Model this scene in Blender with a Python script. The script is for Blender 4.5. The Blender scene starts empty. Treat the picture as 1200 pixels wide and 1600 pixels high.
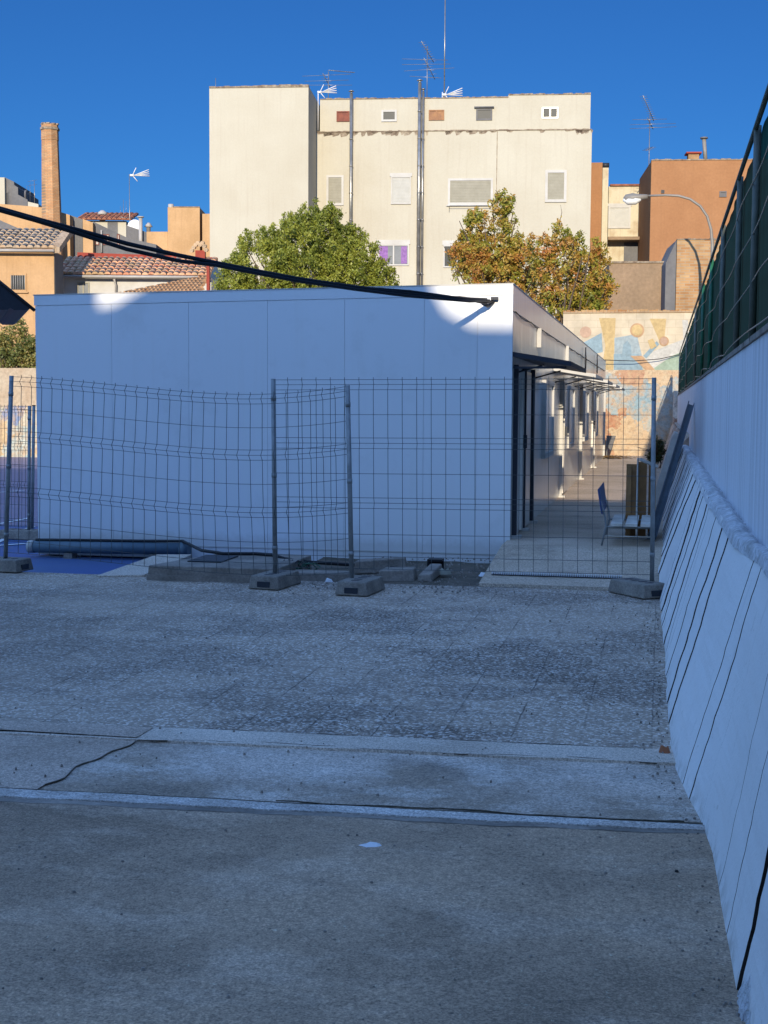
import bpy, math, random
from mathutils import Vector, Matrix, noise
random.seed(7)
R = math.radians
scene = bpy.context.scene
COL = scene.collection
# ------------------------------------------------------------------ camera
FPX = 2133.0; CAMZ = 1.62
YAW, PITCH, ROLL = R(11.42), R(4.445), 0.0065
fwd = Vector((-math.sin(YAW)*math.cos(PITCH), math.cos(YAW)*math.cos(PITCH), -math.sin(PITCH)))
rt0 = Vector((math.cos(YAW), math.sin(YAW), 0)); up0 = rt0.cross(fwd)
rt = rt0*math.cos(ROLL) + up0*math.sin(ROLL); up = up0*math.cos(ROLL) - rt0*math.sin(ROLL)
CAM = Vector((0, 0, CAMZ))
cd = bpy.data.cameras.new('camera'); cam = bpy.data.objects.new('camera', cd); COL.objects.link(cam)
cd.sensor_fit = 'VERTICAL'; cd.sensor_height = 36; cd.lens = 36*FPX/1600; cd.clip_end = 3000; cd.clip_start = .05
cam.matrix_world = Matrix(((rt.x, up.x, -fwd.x, 0), (rt.y, up.y, -fwd.y, 0), (rt.z, up.z, -fwd.z, CAMZ), (0, 0, 0, 1)))
scene.camera = cam

def ray(u, v): return fwd + rt*((u-600)/FPX) + up*((800-v)/FPX)
def G(u, v, z=0.0):
    d = ray(u, v); return CAM + d*((z-CAMZ)/d.z)
def PY(u, v, y):
    d = ray(u, v); return CAM + d*(y/d.y)
def PX(u, v, x):
    d = ray(u, v); return CAM + d*(x/d.x)

class Frame:
    """a facade plane: local x along it, y into the building, z up"""
    def __init__(s, u, depth, rot):
        d = ray(u, 635); d = Vector((d.x, d.y, 0)); d = d*(depth/d.length)
        s.o = Vector((d.x, d.y, 0)); s.a = R(rot)
        s.ex = Vector((math.cos(s.a), math.sin(s.a), 0)); s.ey = Vector((-math.sin(s.a), math.cos(s.a), 0))
        s.M = Matrix.Translation(s.o) @ Matrix.Rotation(s.a, 4, 'Z')
    def p(s, x, y, z): return s.o + s.ex*x + s.ey*y + Vector((0, 0, z))
    def uv(s, u, v, ly=0.0):
        d = ray(u, v); t = ((s.o + s.ey*ly) - CAM).dot(s.ey)/d.dot(s.ey); q = CAM + d*t - s.o
        return q.dot(s.ex), q.z
WORLD = Frame.__new__(Frame); WORLD.o = Vector((0, 0, 0)); WORLD.a = 0
WORLD.ex = Vector((1, 0, 0)); WORLD.ey = Vector((0, 1, 0)); WORLD.M = Matrix.Identity(4)

# ------------------------------------------------------------------ mesh builder
class MB:
    def __init__(s): s.v = []; s.f = []; s.sm = []
    def face(s, pts, smooth=False):
        n = len(s.v); s.v += [Vector(p) for p in pts]; s.f.append(tuple(range(n, n+len(pts)))); s.sm.append(smooth); return s
    def hexa(s, b, t):
        n = len(s.v); s.v += [Vector(p) for p in b]+[Vector(p) for p in t]; k = len(b)
        s.f.append(tuple(n+i for i in reversed(range(k)))); s.f.append(tuple(n+k+i for i in range(k)))
        for i in range(k):
            j = (i+1) % k; s.f.append((n+i, n+j, n+k+j, n+k+i))
        s.sm += [False]*(k+2); return s
    def box(s, F, x0, x1, y0, y1, z0, z1):
        c = [(x0, y0), (x1, y0), (x1, y1), (x0, y1)]
        return s.hexa([F.p(a, b, z0) for a, b in c], [F.p(a, b, z1) for a, b in c])
    def tube(s, pts, r, n=6, smooth=True, cap=True):
        pts = [Vector(p) for p in pts]; rs = r if isinstance(r, (list, tuple)) else [r]*len(pts); base = len(s.v)
        for i, p in enumerate(pts):
            t = (pts[min(i+1, len(pts)-1)]-pts[max(i-1, 0)]).normalized()
            h = Vector((0, 0, 1)) if abs(t.z) < .9 else Vector((1, 0, 0))
            a = t.cross(h).normalized(); b = t.cross(a)
            for k in range(n):
                w = 2*math.pi*(k+.5)/n; s.v.append(p + (a*math.cos(w)+b*math.sin(w))*rs[i])
        for i in range(len(pts)-1):
            for k in range(n):
                k2 = (k+1) % n
                s.f.append((base+i*n+k, base+i*n+k2, base+(i+1)*n+k2, base+(i+1)*n+k)); s.sm.append(smooth)
        if cap:
            s.f.append(tuple(base+k for k in reversed(range(n)))); s.f.append(tuple(base+(len(pts)-1)*n+k for k in range(n))); s.sm += [False]*2
        return s
    def build(s, name, m, parent=None, loc=None, bevel=0):
        me = bpy.data.meshes.new(name)
        if parent is not None:
            q = parent
            while q.parent: q = q.parent
            inv = Matrix.Translation(q.location) @ Matrix.Rotation(q.rotation_euler.z, 4, 'Z'); inv.invert()
        elif loc is not None: inv = Matrix.Translation(-Vector(loc))
        else: inv = Matrix.Identity(4)
        me.from_pydata([inv @ v for v in s.v], [], s.f)
        me.polygons.foreach_set('use_smooth', s.sm); me.materials.append(m); me.validate(); me.update()
        o = bpy.data.objects.new(name, me); COL.objects.link(o)
        if parent is not None: o.parent = parent
        elif loc is not None: o.location = loc
        if bevel:
            b = o.modifiers.new('bevel', 'BEVEL'); b.width = bevel; b.segments = 2; b.limit_method = 'ANGLE'
        return o

def tag(o, label=None, cat=None, group=None, kind=None):
    if label: o['label'] = label
    if cat: o['category'] = cat
    if group: o['group'] = group
    if kind: o['kind'] = kind
    return o
def thing(name, label, cat, loc, rot=0.0, group=None):
    o = bpy.data.objects.new(name, None); COL.objects.link(o); o.empty_display_size = .2
    o.location = loc; o.rotation_euler = (0, 0, rot); return tag(o, label, cat, group)
def fthing(name, label, cat, F, group=None): return thing(name, label, cat, F.o, F.a, group)

# ------------------------------------------------------------------ materials
def nn(nt, t, **k):
    n = nt.nodes.new(t)
    for a, b in k.items(): setattr(n, a, b)
    return n
def L(nt, a, b): nt.links.new(a, b)
def rgb(c): return (c[0], c[1], c[2], 1)
def noise_n(nt, vec, scale, detail=4, rough=.6):
    n = nn(nt, 'ShaderNodeTexNoise'); n.inputs['Scale'].default_value = scale; n.inputs['Detail'].default_value = detail
    n.inputs['Roughness'].default_value = rough; L(nt, vec, n.inputs['Vector']); return n.outputs['Fac']
def mapping(nt, vec, sc):
    m = nn(nt, 'ShaderNodeMapping'); m.inputs['Scale'].default_value = sc; L(nt, vec, m.inputs['Vector']); return m.outputs['Vector']
def ramp(nt, fac, stops):
    r = nn(nt, 'ShaderNodeValToRGB'); e = r.color_ramp.elements
    while len(e) < len(stops): e.new(.5)
    for i, (p, c) in enumerate(stops): e[i].position = p; e[i].color = (c, c, c, 1) if not isinstance(c, (tuple, list)) else rgb(c)
    L(nt, fac, r.inputs['Fac']); return r.outputs['Color']
def mix(nt, fac, a, b, mode='MIX'):
    m = nn(nt, 'ShaderNodeMix', data_type='RGBA', blend_type=mode)
    for k, x in ((0, fac), (6, a), (7, b)):
        if hasattr(x, 'default_value') or hasattr(x, 'is_linked'): L(nt, x, m.inputs[k])
        elif isinstance(x, (tuple, list)): m.inputs[k].default_value = rgb(x)
        else: m.inputs[k].default_value = x
    return m.outputs[2]
def new(name):
    m = bpy.data.materials.new(name); m.use_nodes = True; nt = m.node_tree; b = nt.nodes['Principled BSDF']
    tc = nn(nt, 'ShaderNodeTexCoord'); return m, nt, b, tc.outputs['Object']
def bumpn(nt, b, h, st, dist=.02):
    k = nn(nt, 'ShaderNodeBump'); k.inputs['Strength'].default_value = st; k.inputs['Distance'].default_value = dist
    L(nt, h, k.inputs['Height']); L(nt, k.outputs['Normal'], b.inputs['Normal'])
def mat(name, c1, c2=None, rough=.85, scale=1.2, fine=30, finev=.15, bump=.25, streak=0, sc=(.4, .35, .3), metal=0, spec=.3, lo=.35, hi=.65, bd=.01):
    m, nt, b, P = new(name); c2 = c2 or tuple(x*.8 for x in c1); c1, c2, sc = kc(c1), kc(c2), kc(sc)
    f = noise_n(nt, P, scale, 6); col = mix(nt, ramp(nt, f, [(lo, 0.0), (hi, 1.0)]), c1, c2)
    g = noise_n(nt, P, fine, 5); col = mix(nt, finev, col, ramp(nt, g, [(.3, .15), (.7, 1.0)]), 'MULTIPLY')
    if streak:
        s = noise_n(nt, mapping(nt, P, (5, 5, .22)), 1.6, 5, .65)
        col = mix(nt, mix(nt, ramp(nt, s, [(.52, 0.0), (.75, 1.0)]), (0, 0, 0), (streak,)*3), col, sc)
    L(nt, col, b.inputs['Base Color']); b.inputs['Roughness'].default_value = rough; b.inputs['Metallic'].default_value = metal
    b.inputs['Specular IOR Level'].default_value = spec
    if bump: bumpn(nt, b, g, bump, bd)
    return m
def brickmat(name, c1, c2, mortar, rows=.075, w=.26, offs=.5, size=.012):
    m, nt, b, P = new(name); c1, c2, mortar = kc(c1), kc(c2), kc(mortar); sx = nn(nt, 'ShaderNodeSeparateXYZ'); L(nt, P, sx.inputs[0]); cx = nn(nt, 'ShaderNodeCombineXYZ')
    ad = nn(nt, 'ShaderNodeMath', operation='ADD'); L(nt, sx.outputs['X'], ad.inputs[0]); L(nt, sx.outputs['Y'], ad.inputs[1])
    L(nt, ad.outputs[0], cx.inputs['X']); L(nt, sx.outputs['Z'], cx.inputs['Y'])
    t = nn(nt, 'ShaderNodeTexBrick'); t.inputs['Scale'].default_value = 1; t.inputs['Row Height'].default_value = rows; t.inputs['Brick Width'].default_value = w
    t.inputs['Mortar Size'].default_value = size; t.offset = offs; t.inputs['Color1'].default_value = rgb(c1); t.inputs['Color2'].default_value = rgb(c2)
    t.inputs['Mortar'].default_value = rgb(mortar); L(nt, cx.outputs[0], t.inputs['Vector'])
    g = noise_n(nt, P, 1.5, 6); col = mix(nt, .6, t.outputs['Color'], ramp(nt, g, [(.3, .45), (.65, 1.0)]), 'MULTIPLY')
    L(nt, col, b.inputs['Base Color']); b.inputs['Roughness'].default_value = .9; bumpn(nt, b, t.outputs['Fac'], -.5, .02); return m

M = {}
K = .62            # albedo scale of the far facades, tuned against the sun strength
def kc(c): return tuple(x*K for x in c)
M['cream'] = mat('cream render', (.755, .715, .575), (.69, .64, .50), scale=.35, fine=14, finev=.08, bump=.2, streak=.3, sc=(.55, .47, .36))
M['cream2'] = mat('old cream render', (.86, .78, .56), (.60, .44, .27), scale=.9, fine=10, finev=.15, streak=.5, sc=(.45, .30, .18), lo=.5, hi=.72)
M['cornice'] = mat('stained cornice', (.62, .52, .38), (.28, .2, .14), scale=4, fine=18, finev=.5, bump=.4)
M['white'] = mat('white paint', (.80, .79, .74), (.7, .68, .62), scale=2, bump=.08, finev=.06)
M['shutter'] = mat('beige roller shutter', (.50, .48, .38), (.42, .40, .31), scale=3, bump=0, rough=.6)
M['shutterw'] = mat('white roller shutter', (.74, .74, .68), (.66, .66, .60), scale=3, bump=0, rough=.6)
M['glass'] = mat('dark window glass', (.03, .045, .05), (.05, .06, .07), rough=.35, bump=0, spec=.12)
M['glassg'] = mat('grey net behind glass', (.34, .36, .38), (.24, .27, .29), rough=.4, bump=0, spec=.1)
M['lilac'] = mat('lilac curtain', (.52, .24, .72), (.30, .12, .46), rough=.8, scale=9, bump=0)
M['redwood'] = mat('red wooden shutter', (.36, .09, .045), (.22, .05, .03), scale=5, rough=.6)
M['wood'] = mat('varnished wooden shutter', (.45, .19, .05), (.28, .1, .03), scale=5, rough=.5)
M['steel'] = mat('galvanised flue', (.55, .54, .5), (.34, .34, .33), rough=.3, metal=.6, scale=3, fine=12)
K = 1
M['antw'] = mat('white aerial metal', (.75, .75, .75), rough=.4, bump=0)
M['antg'] = mat('grey aerial metal', (.22, .24, .27), (.15, .16, .18), rough=.4, metal=.5, bump=0)
K = .62
M['ochre'] = mat('ochre render', (.84, .53, .27), (.68, .42, .20), scale=.8, fine=12, finev=.15, streak=.3, sc=(.3, .19, .1))
M['orange'] = mat('orange render', (.58, .29, .13), (.48, .23, .10), scale=.5, fine=10, finev=.18, streak=.3, sc=(.32, .17, .08), bump=.4)
M['brown'] = mat('brown render', (.42, .24, .13), (.32, .19, .10), scale=.6, fine=10, finev=.2, streak=.4, sc=(.5, .4, .3))
M['tan'] = mat('tan rough wall', (.50, .35, .22), (.38, .27, .17), scale=.7, fine=9, finev=.3, bump=.5)
M['greyr'] = mat('grey render and side shade', (.26, .26, .26), (.19, .19, .20), scale=.8, fine=9, finev=.2, streak=.3)  # also used as painted shade on side faces of the left houses
M['brickc'] = brickmat('chimney brick', (.80, .38, .15), (.90, .52, .25), (.50, .34, .2))
M['brickr'] = brickmat('right house brick', (.55, .27, .10), (.72, .46, .22), (.55, .42, .27), rows=.09, w=.3)
M['redpaint'] = mat('red oxide paint', (.48, .07, .04), (.36, .05, .03), scale=3, rough=.7)
K = 1
M['gutter'] = mat('grey gutter', (.42, .40, .37), rough=.5)
M['black'] = mat('black rubber', (.012, .012, .014), (.02, .02, .024), rough=.55, bump=.1)
M['darkmetal'] = mat('dark painted metal', (.02, .024, .035), (.03, .035, .045), rough=.5)
M['bark'] = mat('bark', (.12, .085, .06), (.07, .05, .035), scale=6, bump=.5)
M['post'] = mat('galvanised fence post', (.32, .33, .33), (.22, .23, .23), rough=.5, metal=.2, scale=8)
M['wire'] = mat('fence wire', (.10, .11, .11), (.07, .08, .08), rough=.5, metal=.2, scale=8, bump=0)
M['block'] = mat('cast concrete foot', (.34, .30, .25), (.22, .19, .16), scale=5, fine=60, finev=.5, bump=.6)
M['kerb'] = mat('kerb concrete', (.36, .31, .26), (.21, .18, .15), scale=3, fine=45, finev=.4, bump=.5)
M['dirt'] = mat('soil and grit', (.20, .16, .12), (.10, .085, .06), scale=4, fine=40, finev=.6, bump=.8, bd=.03)
M['mortar'] = mat('white mortar', (.74, .75, .77), (.5, .5, .5), scale=8, fine=30, finev=.5, bump=1.0, lo=.42, hi=.7, bd=.03)
M['grey_slab'] = mat('pale fibre cement', (.55, .53, .48), (.42, .4, .36), scale=3, fine=30)
M['bluepvc'] = mat('blue grey plastic', (.07, .12, .155), (.10, .15, .185), rough=.5, scale=2, bump=0, spec=.3)
M['channel'] = mat('dark blue grey steel', (.09, .12, .145), (.06, .08, .10), rough=.45, scale=4)
M['navy'] = mat('navy bench paint', (.03, .06, .16), (.05, .08, .2), rough=.4, bump=0)
M['slatw'] = mat('pale bench slat', (.66, .62, .55), (.45, .4, .33), scale=6)
M['brownwood'] = mat('brown varnished board', (.36, .18, .065), (.22, .11, .04), scale=5, rough=.5)
M['green'] = mat('green fence paint', (.03, .17, .09), (.02, .1, .06), rough=.4, scale=5, bump=0)
M['olive'] = mat('grey green fence post', (.17, .17, .14), (.10, .12, .09), rough=.5, scale=6, bump=0)
M['palewire'] = mat('pale tensioning wire', (.30, .30, .25), rough=.4, bump=0)
M['terracotta'] = mat('terracotta pot', (.42, .16, .08), rough=.8)
M['lampglass'] = mat('lamp bowl', (.8, .8, .76), rough=.2, bump=0)
M['lampgrey'] = mat('street lamp grey', (.24, .22, .19), (.18, .17, .15), rough=.45, bump=0)
M['paper'] = mat('white scrap', (.75, .76, .78), rough=.8)

def prefab_white():
    m, nt, b, P = new('white sandwich panel')
    f = noise_n(nt, P, .6, 4); col = mix(nt, f, (.66, .675, .68), (.72, .73, .73))
    s = noise_n(nt, mapping(nt, P, (7, 7, .3)), 1.0, 5); col = mix(nt, ramp(nt, s, [(.55, 0.0), (.85, .35)]), col, (.62, .6, .55))
    gm = nn(nt, 'ShaderNodeNewGeometry'); sz = nn(nt, 'ShaderNodeSeparateXYZ'); L(nt, gm.outputs['Position'], sz.inputs[0])
    sp = noise_n(nt, P, 9, 6, .7); ad = nn(nt, 'ShaderNodeMath', operation='MULTIPLY_ADD'); L(nt, sp, ad.inputs[0]); ad.inputs[1].default_value = -.22; L(nt, sz.outputs['Z'], ad.inputs[2])
    col = mix(nt, ramp(nt, ad.outputs[0], [(0.0, .35), (.10, 0.0)]), col, (.34, .31, .27))
    sm = noise_n(nt, P, 1.6, 7, .7); col = mix(nt, ramp(nt, sm, [(.55, 0.0), (.75, .35)]), col, (.5, .5, .48))
    L(nt, col, b.inputs['Base Color']); b.inputs['Roughness'].default_value = .5; b.inputs['Specular IOR Level'].default_value = .35
    n = noise_n(nt, P, 5, 2); bumpn(nt, b, n, .03, .01); return m
M['panel'] = prefab_white()
def side_panel():
    m, nt, b, P = new('glossy side panel')
    sx = nn(nt, 'ShaderNodeSeparateXYZ'); L(nt, P, sx.inputs[0])
    w = nn(nt, 'ShaderNodeTexWave', wave_type='BANDS', bands_direction='Y', wave_profile='SIN'); w.inputs['Scale'].default_value = 1.6
    L(nt, P, w.inputs['Vector'])
    s = noise_n(nt, mapping(nt, P, (1, 3.0, .12)), 1.5, 4)
    col = mix(nt, s, (.66, .62, .55), (.80, .77, .70)); L(nt, col, b.inputs['Base Color'])
    b.inputs['Roughness'].default_value = .22; b.inputs['Specular IOR Level'].default_value = .7
    ad = nn(nt, 'ShaderNodeMath', operation='MULTIPLY'); L(nt, w.outputs['Fac'], ad.inputs[0]); ad.inputs[1].default_value = 1
    bumpn(nt, b, ad.outputs[0], .12, .01); return m
M['side'] = side_panel()
def retaining():
    m, nt, b, P = new('white painted retaining wall')
    f = noise_n(nt, P, 1.2, 5); col = mix(nt, f, (.72, .74, .77), (.62, .64, .68))
    s = noise_n(nt, mapping(nt, P, (1, 7, .12)), 1.2, 6, .7); col = mix(nt, ramp(nt, s, [(.48, 0.0), (.68, .75)]), col, (.36, .36, .37))
    t = noise_n(nt, mapping(nt, P, (1, 22, .3)), 1.2, 4, .6); col = mix(nt, ramp(nt, t, [(.5, 0.0), (.8, .5)]), col, (.4, .4, .42))
    g = noise_n(nt, P, 40, 4); L(nt, col, b.inputs['Base Color']); b.inputs['Roughness'].default_value = .85; bumpn(nt, b, g, .35, .01); return m
M['retwall'] = retaining()
def wedge():
    m, nt, b, P = new('white painted slabs')
    f = noise_n(nt, P, 1.8, 6, .65); col = mix(nt, f, (.74, .72, .70), (.66, .66, .65))
    s = noise_n(nt, mapping(nt, P, (2, 5, 1)), 2.2, 8, .75); col = mix(nt, ramp(nt, s, [(.58, 0.0), (.74, .6)]), col, (.42, .42, .42))
    g = noise_n(nt, P, 60, 5, .7); col = mix(nt, ramp(nt, g, [(.62, 0.0), (.72, .45)]), col, (.38, .37, .36))
    fl = noise_n(nt, P, 20, 6, .7); col = mix(nt, ramp(nt, fl, [(.64, 0.0), (.68, .65)]), col, (.46, .44, .40))
    gm = nn(nt, 'ShaderNodeNewGeometry'); sz = nn(nt, 'ShaderNodeSeparateXYZ'); L(nt, gm.outputs['Position'], sz.inputs[0])
    low = ramp(nt, sz.outputs['Z'], [(0.0, 1.0), (.09, 0.0)]); fl2 = noise_n(nt, P, 9, 8, .75)
    col = mix(nt, mix(nt, 1.0, low, ramp(nt, fl2, [(.46, 0.0), (.60, .5)]), 'MULTIPLY'), col, (.30, .27, .22))
    L(nt, col, b.inputs['Base Color']); b.inputs['Roughness'].default_value = .85; bumpn(nt, b, mix(nt, .5, fl, g), .45, .012); return m
M['wedge'] = wedge()
M['joint'] = mat('dark joint dirt', (.05, .045, .04), (.03, .025, .02), scale=6, rough=1, spec=0, bump=0)
def paving():
    m, nt, b, P = new('exposed aggregate paving')
    vo = nn(nt, 'ShaderNodeTexVoronoi'); vo.inputs['Scale'].default_value = 78; L(nt, P, vo.inputs['Vector'])
    sp = nn(nt, 'ShaderNodeSeparateColor'); L(nt, vo.outputs['Color'], sp.inputs[0])
    peb = ramp(nt, sp.outputs[0], [(0, (.06, .05, .045)), (.45, (.21, .16, .12)), (.75, (.46, .38, .30)), (1, (.95, .90, .82))])
    big = noise_n(nt, mapping(nt, P, (.8, 1.0, 1)), .8, 9, .72); col = mix(nt, ramp(nt, big, [(.46, 0.0), (.53, 1.0)]), (.50, .38, .27), (.13, .085, .05))
    col = mix(nt, .62, col, peb)
    gr = noise_n(nt, P, .35, 3); col = mix(nt, ramp(nt, gr, [(.4, .0), (.7, .5)]), col, (.46, .36, .27))
    br = nn(nt, 'ShaderNodeTexBrick'); br.offset = 0; br.inputs['Scale'].default_value = 1; br.inputs['Row Height'].default_value = .34; br.inputs['Brick Width'].default_value = .34
    br.inputs['Mortar Size'].default_value = .0055; br.inputs['Mortar Smooth'].default_value = .4; br.inputs['Color1'].default_value = (1, 1, 1, 1); br.inputs['Color2'].default_value = (.86, .86, .86, 1); br.inputs['Mortar'].default_value = (.25, .22, .2, 1)
    wob = nn(nt, 'ShaderNodeTexNoise'); wob.inputs['Scale'].default_value = 6; L(nt, P, wob.inputs['Vector'])
    vm = nn(nt, 'ShaderNodeVectorMath', operation='MULTIPLY_ADD'); L(nt, wob.outputs['Color'], vm.inputs[0]); vm.inputs[1].default_value = (.02, .02, 0); L(nt, P, vm.inputs[2])
    L(nt, vm.outputs[0], br.inputs['Vector'])
    jn = noise_n(nt, P, 1.7, 4)
    col = mix(nt, ramp(nt, jn, [(.40, .1), (.62, .85)]), col, mix(nt, 1.0, col, br.outputs['Color'], 'MULTIPLY'))
    L(nt, col, b.inputs['Base Color']); b.inputs['Roughness'].default_value = .8
    h = mix(nt, .5, vo.outputs['Distance'], br.outputs['Fac']); bumpn(nt, b, vo.outputs['Distance'], -.6, .012); return m
M['paving'] = paving()
def concrete(name, c1, c2, c3, s1=.5):
    m, nt, b, P = new(name)
    f = noise_n(nt, P, s1, 8, .62); col = mix(nt, ramp(nt, f, [(.42, 0.0), (.58, 1.0)]), c1, c2)
    f3 = noise_n(nt, mapping(nt, P, (.6, 1.3, 1)), s1*1.7, 7, .7); col = mix(nt, ramp(nt, f3, [(.53, 0.0), (.70, .75)]), col, tuple(x*.45 for x in c2))
    f2 = noise_n(nt, mapping(nt, P, (1, 1.7, 1)), s1*2.6, 9, .7); col = mix(nt, ramp(nt, f2, [(.5, 0.0), (.72, .8)]), col, c3)
    g = noise_n(nt, P, 55, 6, .75); col = mix(nt, .7, col, ramp(nt, g, [(.33, .35), (.6, 1.15)]), 'MULTIPLY')
    h = noise_n(nt, P, 120, 4, .7); col = mix(nt, .75, col, ramp(nt, h, [(.36, .45), (.64, 1.4)]), 'MULTIPLY')
    fk = noise_n(nt, P, 38, 6, .8); col = mix(nt, ramp(nt, fk, [(.62, 0.0), (.68, .45)]), col, tuple(min(.85, x*1.7) for x in c3))
    sp = nn(nt, 'ShaderNodeTexVoronoi'); sp.inputs['Scale'].default_value = 9; L(nt, P, sp.inputs['Vector'])
    col = mix(nt, ramp(nt, sp.outputs['Distance'], [(.03, .75), (.07, 0.0)]), col, (.04, .035, .03))
    L(nt, col, b.inputs['Base Color']); b.inputs['Roughness'].default_value = .85
    a = nn(nt, 'ShaderNodeMath', operation='ADD'); L(nt, g, a.inputs[0]); L(nt, h, a.inputs[1]); bumpn(nt, b, a.outputs[0], .45, .008); return m
M['yard'] = concrete('worn yard concrete', (.48, .34, .225), (.31, .22, .145), (.64, .49, .36))
M['band'] = concrete('whitened concrete band', (.62, .52, .43), (.36, .28, .205), (.80, .72, .63), .7)
M['band2'] = concrete('brown grey concrete', (.42, .32, .24), (.52, .41, .32), (.34, .26, .19), .5)
M['strip'] = concrete('pale concrete strip', (.68, .57, .46), (.52, .43, .34), (.74, .64, .53), .8)
M['kerbtop'] = concrete('whitened kerb', (.64, .60, .55), (.46, .41, .36), (.75, .72, .68), 1.2)
M['walk'] = concrete('walkway concrete', (.60, .47, .35), (.50, .39, .28), (.68, .55, .42), .8)
M['court'] = mat('blue court paint', (.05, .10, .27), (.07, .12, .24), scale=.8, fine=40, finev=.2, rough=.6)
M['court2'] = mat('violet court paint', (.17, .15, .22), (.22, .19, .25), scale=.8, fine=40, finev=.2, rough=.6)
M['line'] = mat('white court line', (.75, .75, .75), rough=.6)
M['ground'] = mat('far ground', (.2, .17, .14), (.15, .13, .1), scale=.3)

def tiles(name, c1, c2, c3):
    m, nt, b, P = new(name)
    v = nn(nt, 'ShaderNodeTexVoronoi'); v.inputs['Scale'].default_value = 3.2; L(nt, P, v.inputs['Vector']); s = nn(nt, 'ShaderNodeSeparateColor'); L(nt, v.outputs['Color'], s.inputs[0])
    col = ramp(nt, s.outputs[0], [(0, tuple(.8*x for x in c1)), (.5, tuple(.8*x for x in c2)), (1, tuple(.8*x for x in c3))])
    g = noise_n(nt, P, 7, 5, .7); col = mix(nt, .6, col, ramp(nt, g, [(.3, .3), (.6, 1.1)]), 'MULTIPLY')
    L(nt, col, b.inputs['Base Color']); b.inputs['Roughness'].default_value = .9; bumpn(nt, b, g, .4, .03); return m
M['tile1'] = tiles('mossy clay tiles', (.50, .34, .20), (.62, .46, .30), (.40, .31, .21))
M['tile2'] = tiles('mixed clay tiles', (.66, .28, .15), (.80, .47, .27), (.50, .33, .17))
M['tile3'] = tiles('orange clay tiles', (.60, .31, .13), (.68, .40, .19), (.50, .25, .10))
M['tile4'] = tiles('far red tiles', (.30, .11, .06), (.38, .15, .08), (.25, .1, .06))

def foliage(name, stops):
    m, nt, b, P = new(name)
    f = noise_n(nt, P, .9, 4); at = nn(nt, 'ShaderNodeAttribute', attribute_name='tint')
    a = nn(nt, 'ShaderNodeMath', operation='MULTIPLY_ADD'); L(nt, at.outputs['Fac'], a.inputs[0]); a.inputs[1].default_value = .55; 
    k = nn(nt, 'ShaderNodeMath', operation='MULTIPLY_ADD'); L(nt, f, k.inputs[0]); k.inputs[1].default_value = 1.3; k.inputs[2].default_value = -.42; L(nt, k.outputs[0], a.inputs[2])
    col = ramp(nt, a.outputs[0], stops); L(nt, col, b.inputs['Base Color']); b.inputs['Roughness'].default_value = .5; b.inputs['Specular IOR Level'].default_value = .4
    t = nn(nt, 'ShaderNodeBsdfTranslucent'); L(nt, col, t.inputs['Color']); mx = nn(nt, 'ShaderNodeMixShader'); mx.inputs[0].default_value = .25
    L(nt, b.outputs[0], mx.inputs[1]); L(nt, t.outputs[0], mx.inputs[2]); L(nt, mx.outputs[0], nt.nodes['Material Output'].inputs[0]); return m
M['leafg'] = foliage('glossy green leaves', [(.1, (.075, .10, .012)), (.5, (.20, .23, .03)), (.9, (.36, .37, .06))])
M['leafa'] = foliage('autumn leaves', [(.05, (.09, .12, .02)), (.38, (.25, .26, .035)), (.62, (.40, .25, .045)), (.95, (.42, .16, .05))])
M['leafb'] = foliage('yellowing hedge leaves', [(.1, (.05, .08, .02)), (.5, (.16, .18, .05)), (.9, (.38, .28, .08))])
M['weed'] = foliage('weed leaves', [(.1, (.03, .05, .02)), (.5, (.06, .08, .03)), (.9, (.10, .10, .05))])

# ------------------------------------------------------------------ world and sun
SUN_AZ, SUN_EL = R(6.0), R(17.0)        # sunlight travels to +y, 6 degrees to the left
trav = Vector((-math.sin(SUN_AZ)*math.cos(SUN_EL), math.cos(SUN_AZ)*math.cos(SUN_EL), -math.sin(SUN_EL)))
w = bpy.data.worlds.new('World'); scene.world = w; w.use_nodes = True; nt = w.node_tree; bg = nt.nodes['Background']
sky = nt.nodes.new('ShaderNodeTexSky'); sky.sky_type = 'NISHITA'; sky.sun_disc = False; sky.sun_elevation = SUN_EL
tos = -trav; sky.sun_rotation = math.atan2(tos.x, tos.y); sky.air_density = 1.0; sky.dust_density = 0.15; sky.ozone_density = 2.2; sky.altitude = 200
# tinted deep blue low north; unseen sky overhead and left boosted to fill shade
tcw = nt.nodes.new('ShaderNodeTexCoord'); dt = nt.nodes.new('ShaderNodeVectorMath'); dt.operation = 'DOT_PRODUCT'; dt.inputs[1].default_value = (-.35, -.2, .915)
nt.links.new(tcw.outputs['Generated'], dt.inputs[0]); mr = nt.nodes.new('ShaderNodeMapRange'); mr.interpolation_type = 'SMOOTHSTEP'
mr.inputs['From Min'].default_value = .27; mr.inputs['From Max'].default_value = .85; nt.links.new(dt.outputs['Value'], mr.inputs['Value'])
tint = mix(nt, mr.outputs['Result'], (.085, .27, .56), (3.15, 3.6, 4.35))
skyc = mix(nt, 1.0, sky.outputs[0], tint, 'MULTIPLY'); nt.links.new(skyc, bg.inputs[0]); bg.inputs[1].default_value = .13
sd = bpy.data.lights.new('sun', 'SUN'); sd.energy = 5.0; sd.angle = R(.5); sd.color = (1, .86, .66)
so = bpy.data.objects.new('sun', sd); COL.objects.link(so); so.rotation_euler = trav.to_track_quat('-Z', 'Y').to_euler()
scene.view_settings.view_transform = 'Standard'; scene.view_settings.look = 'None'; scene.view_settings.gamma = 1; scene.view_settings.exposure = .3

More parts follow.
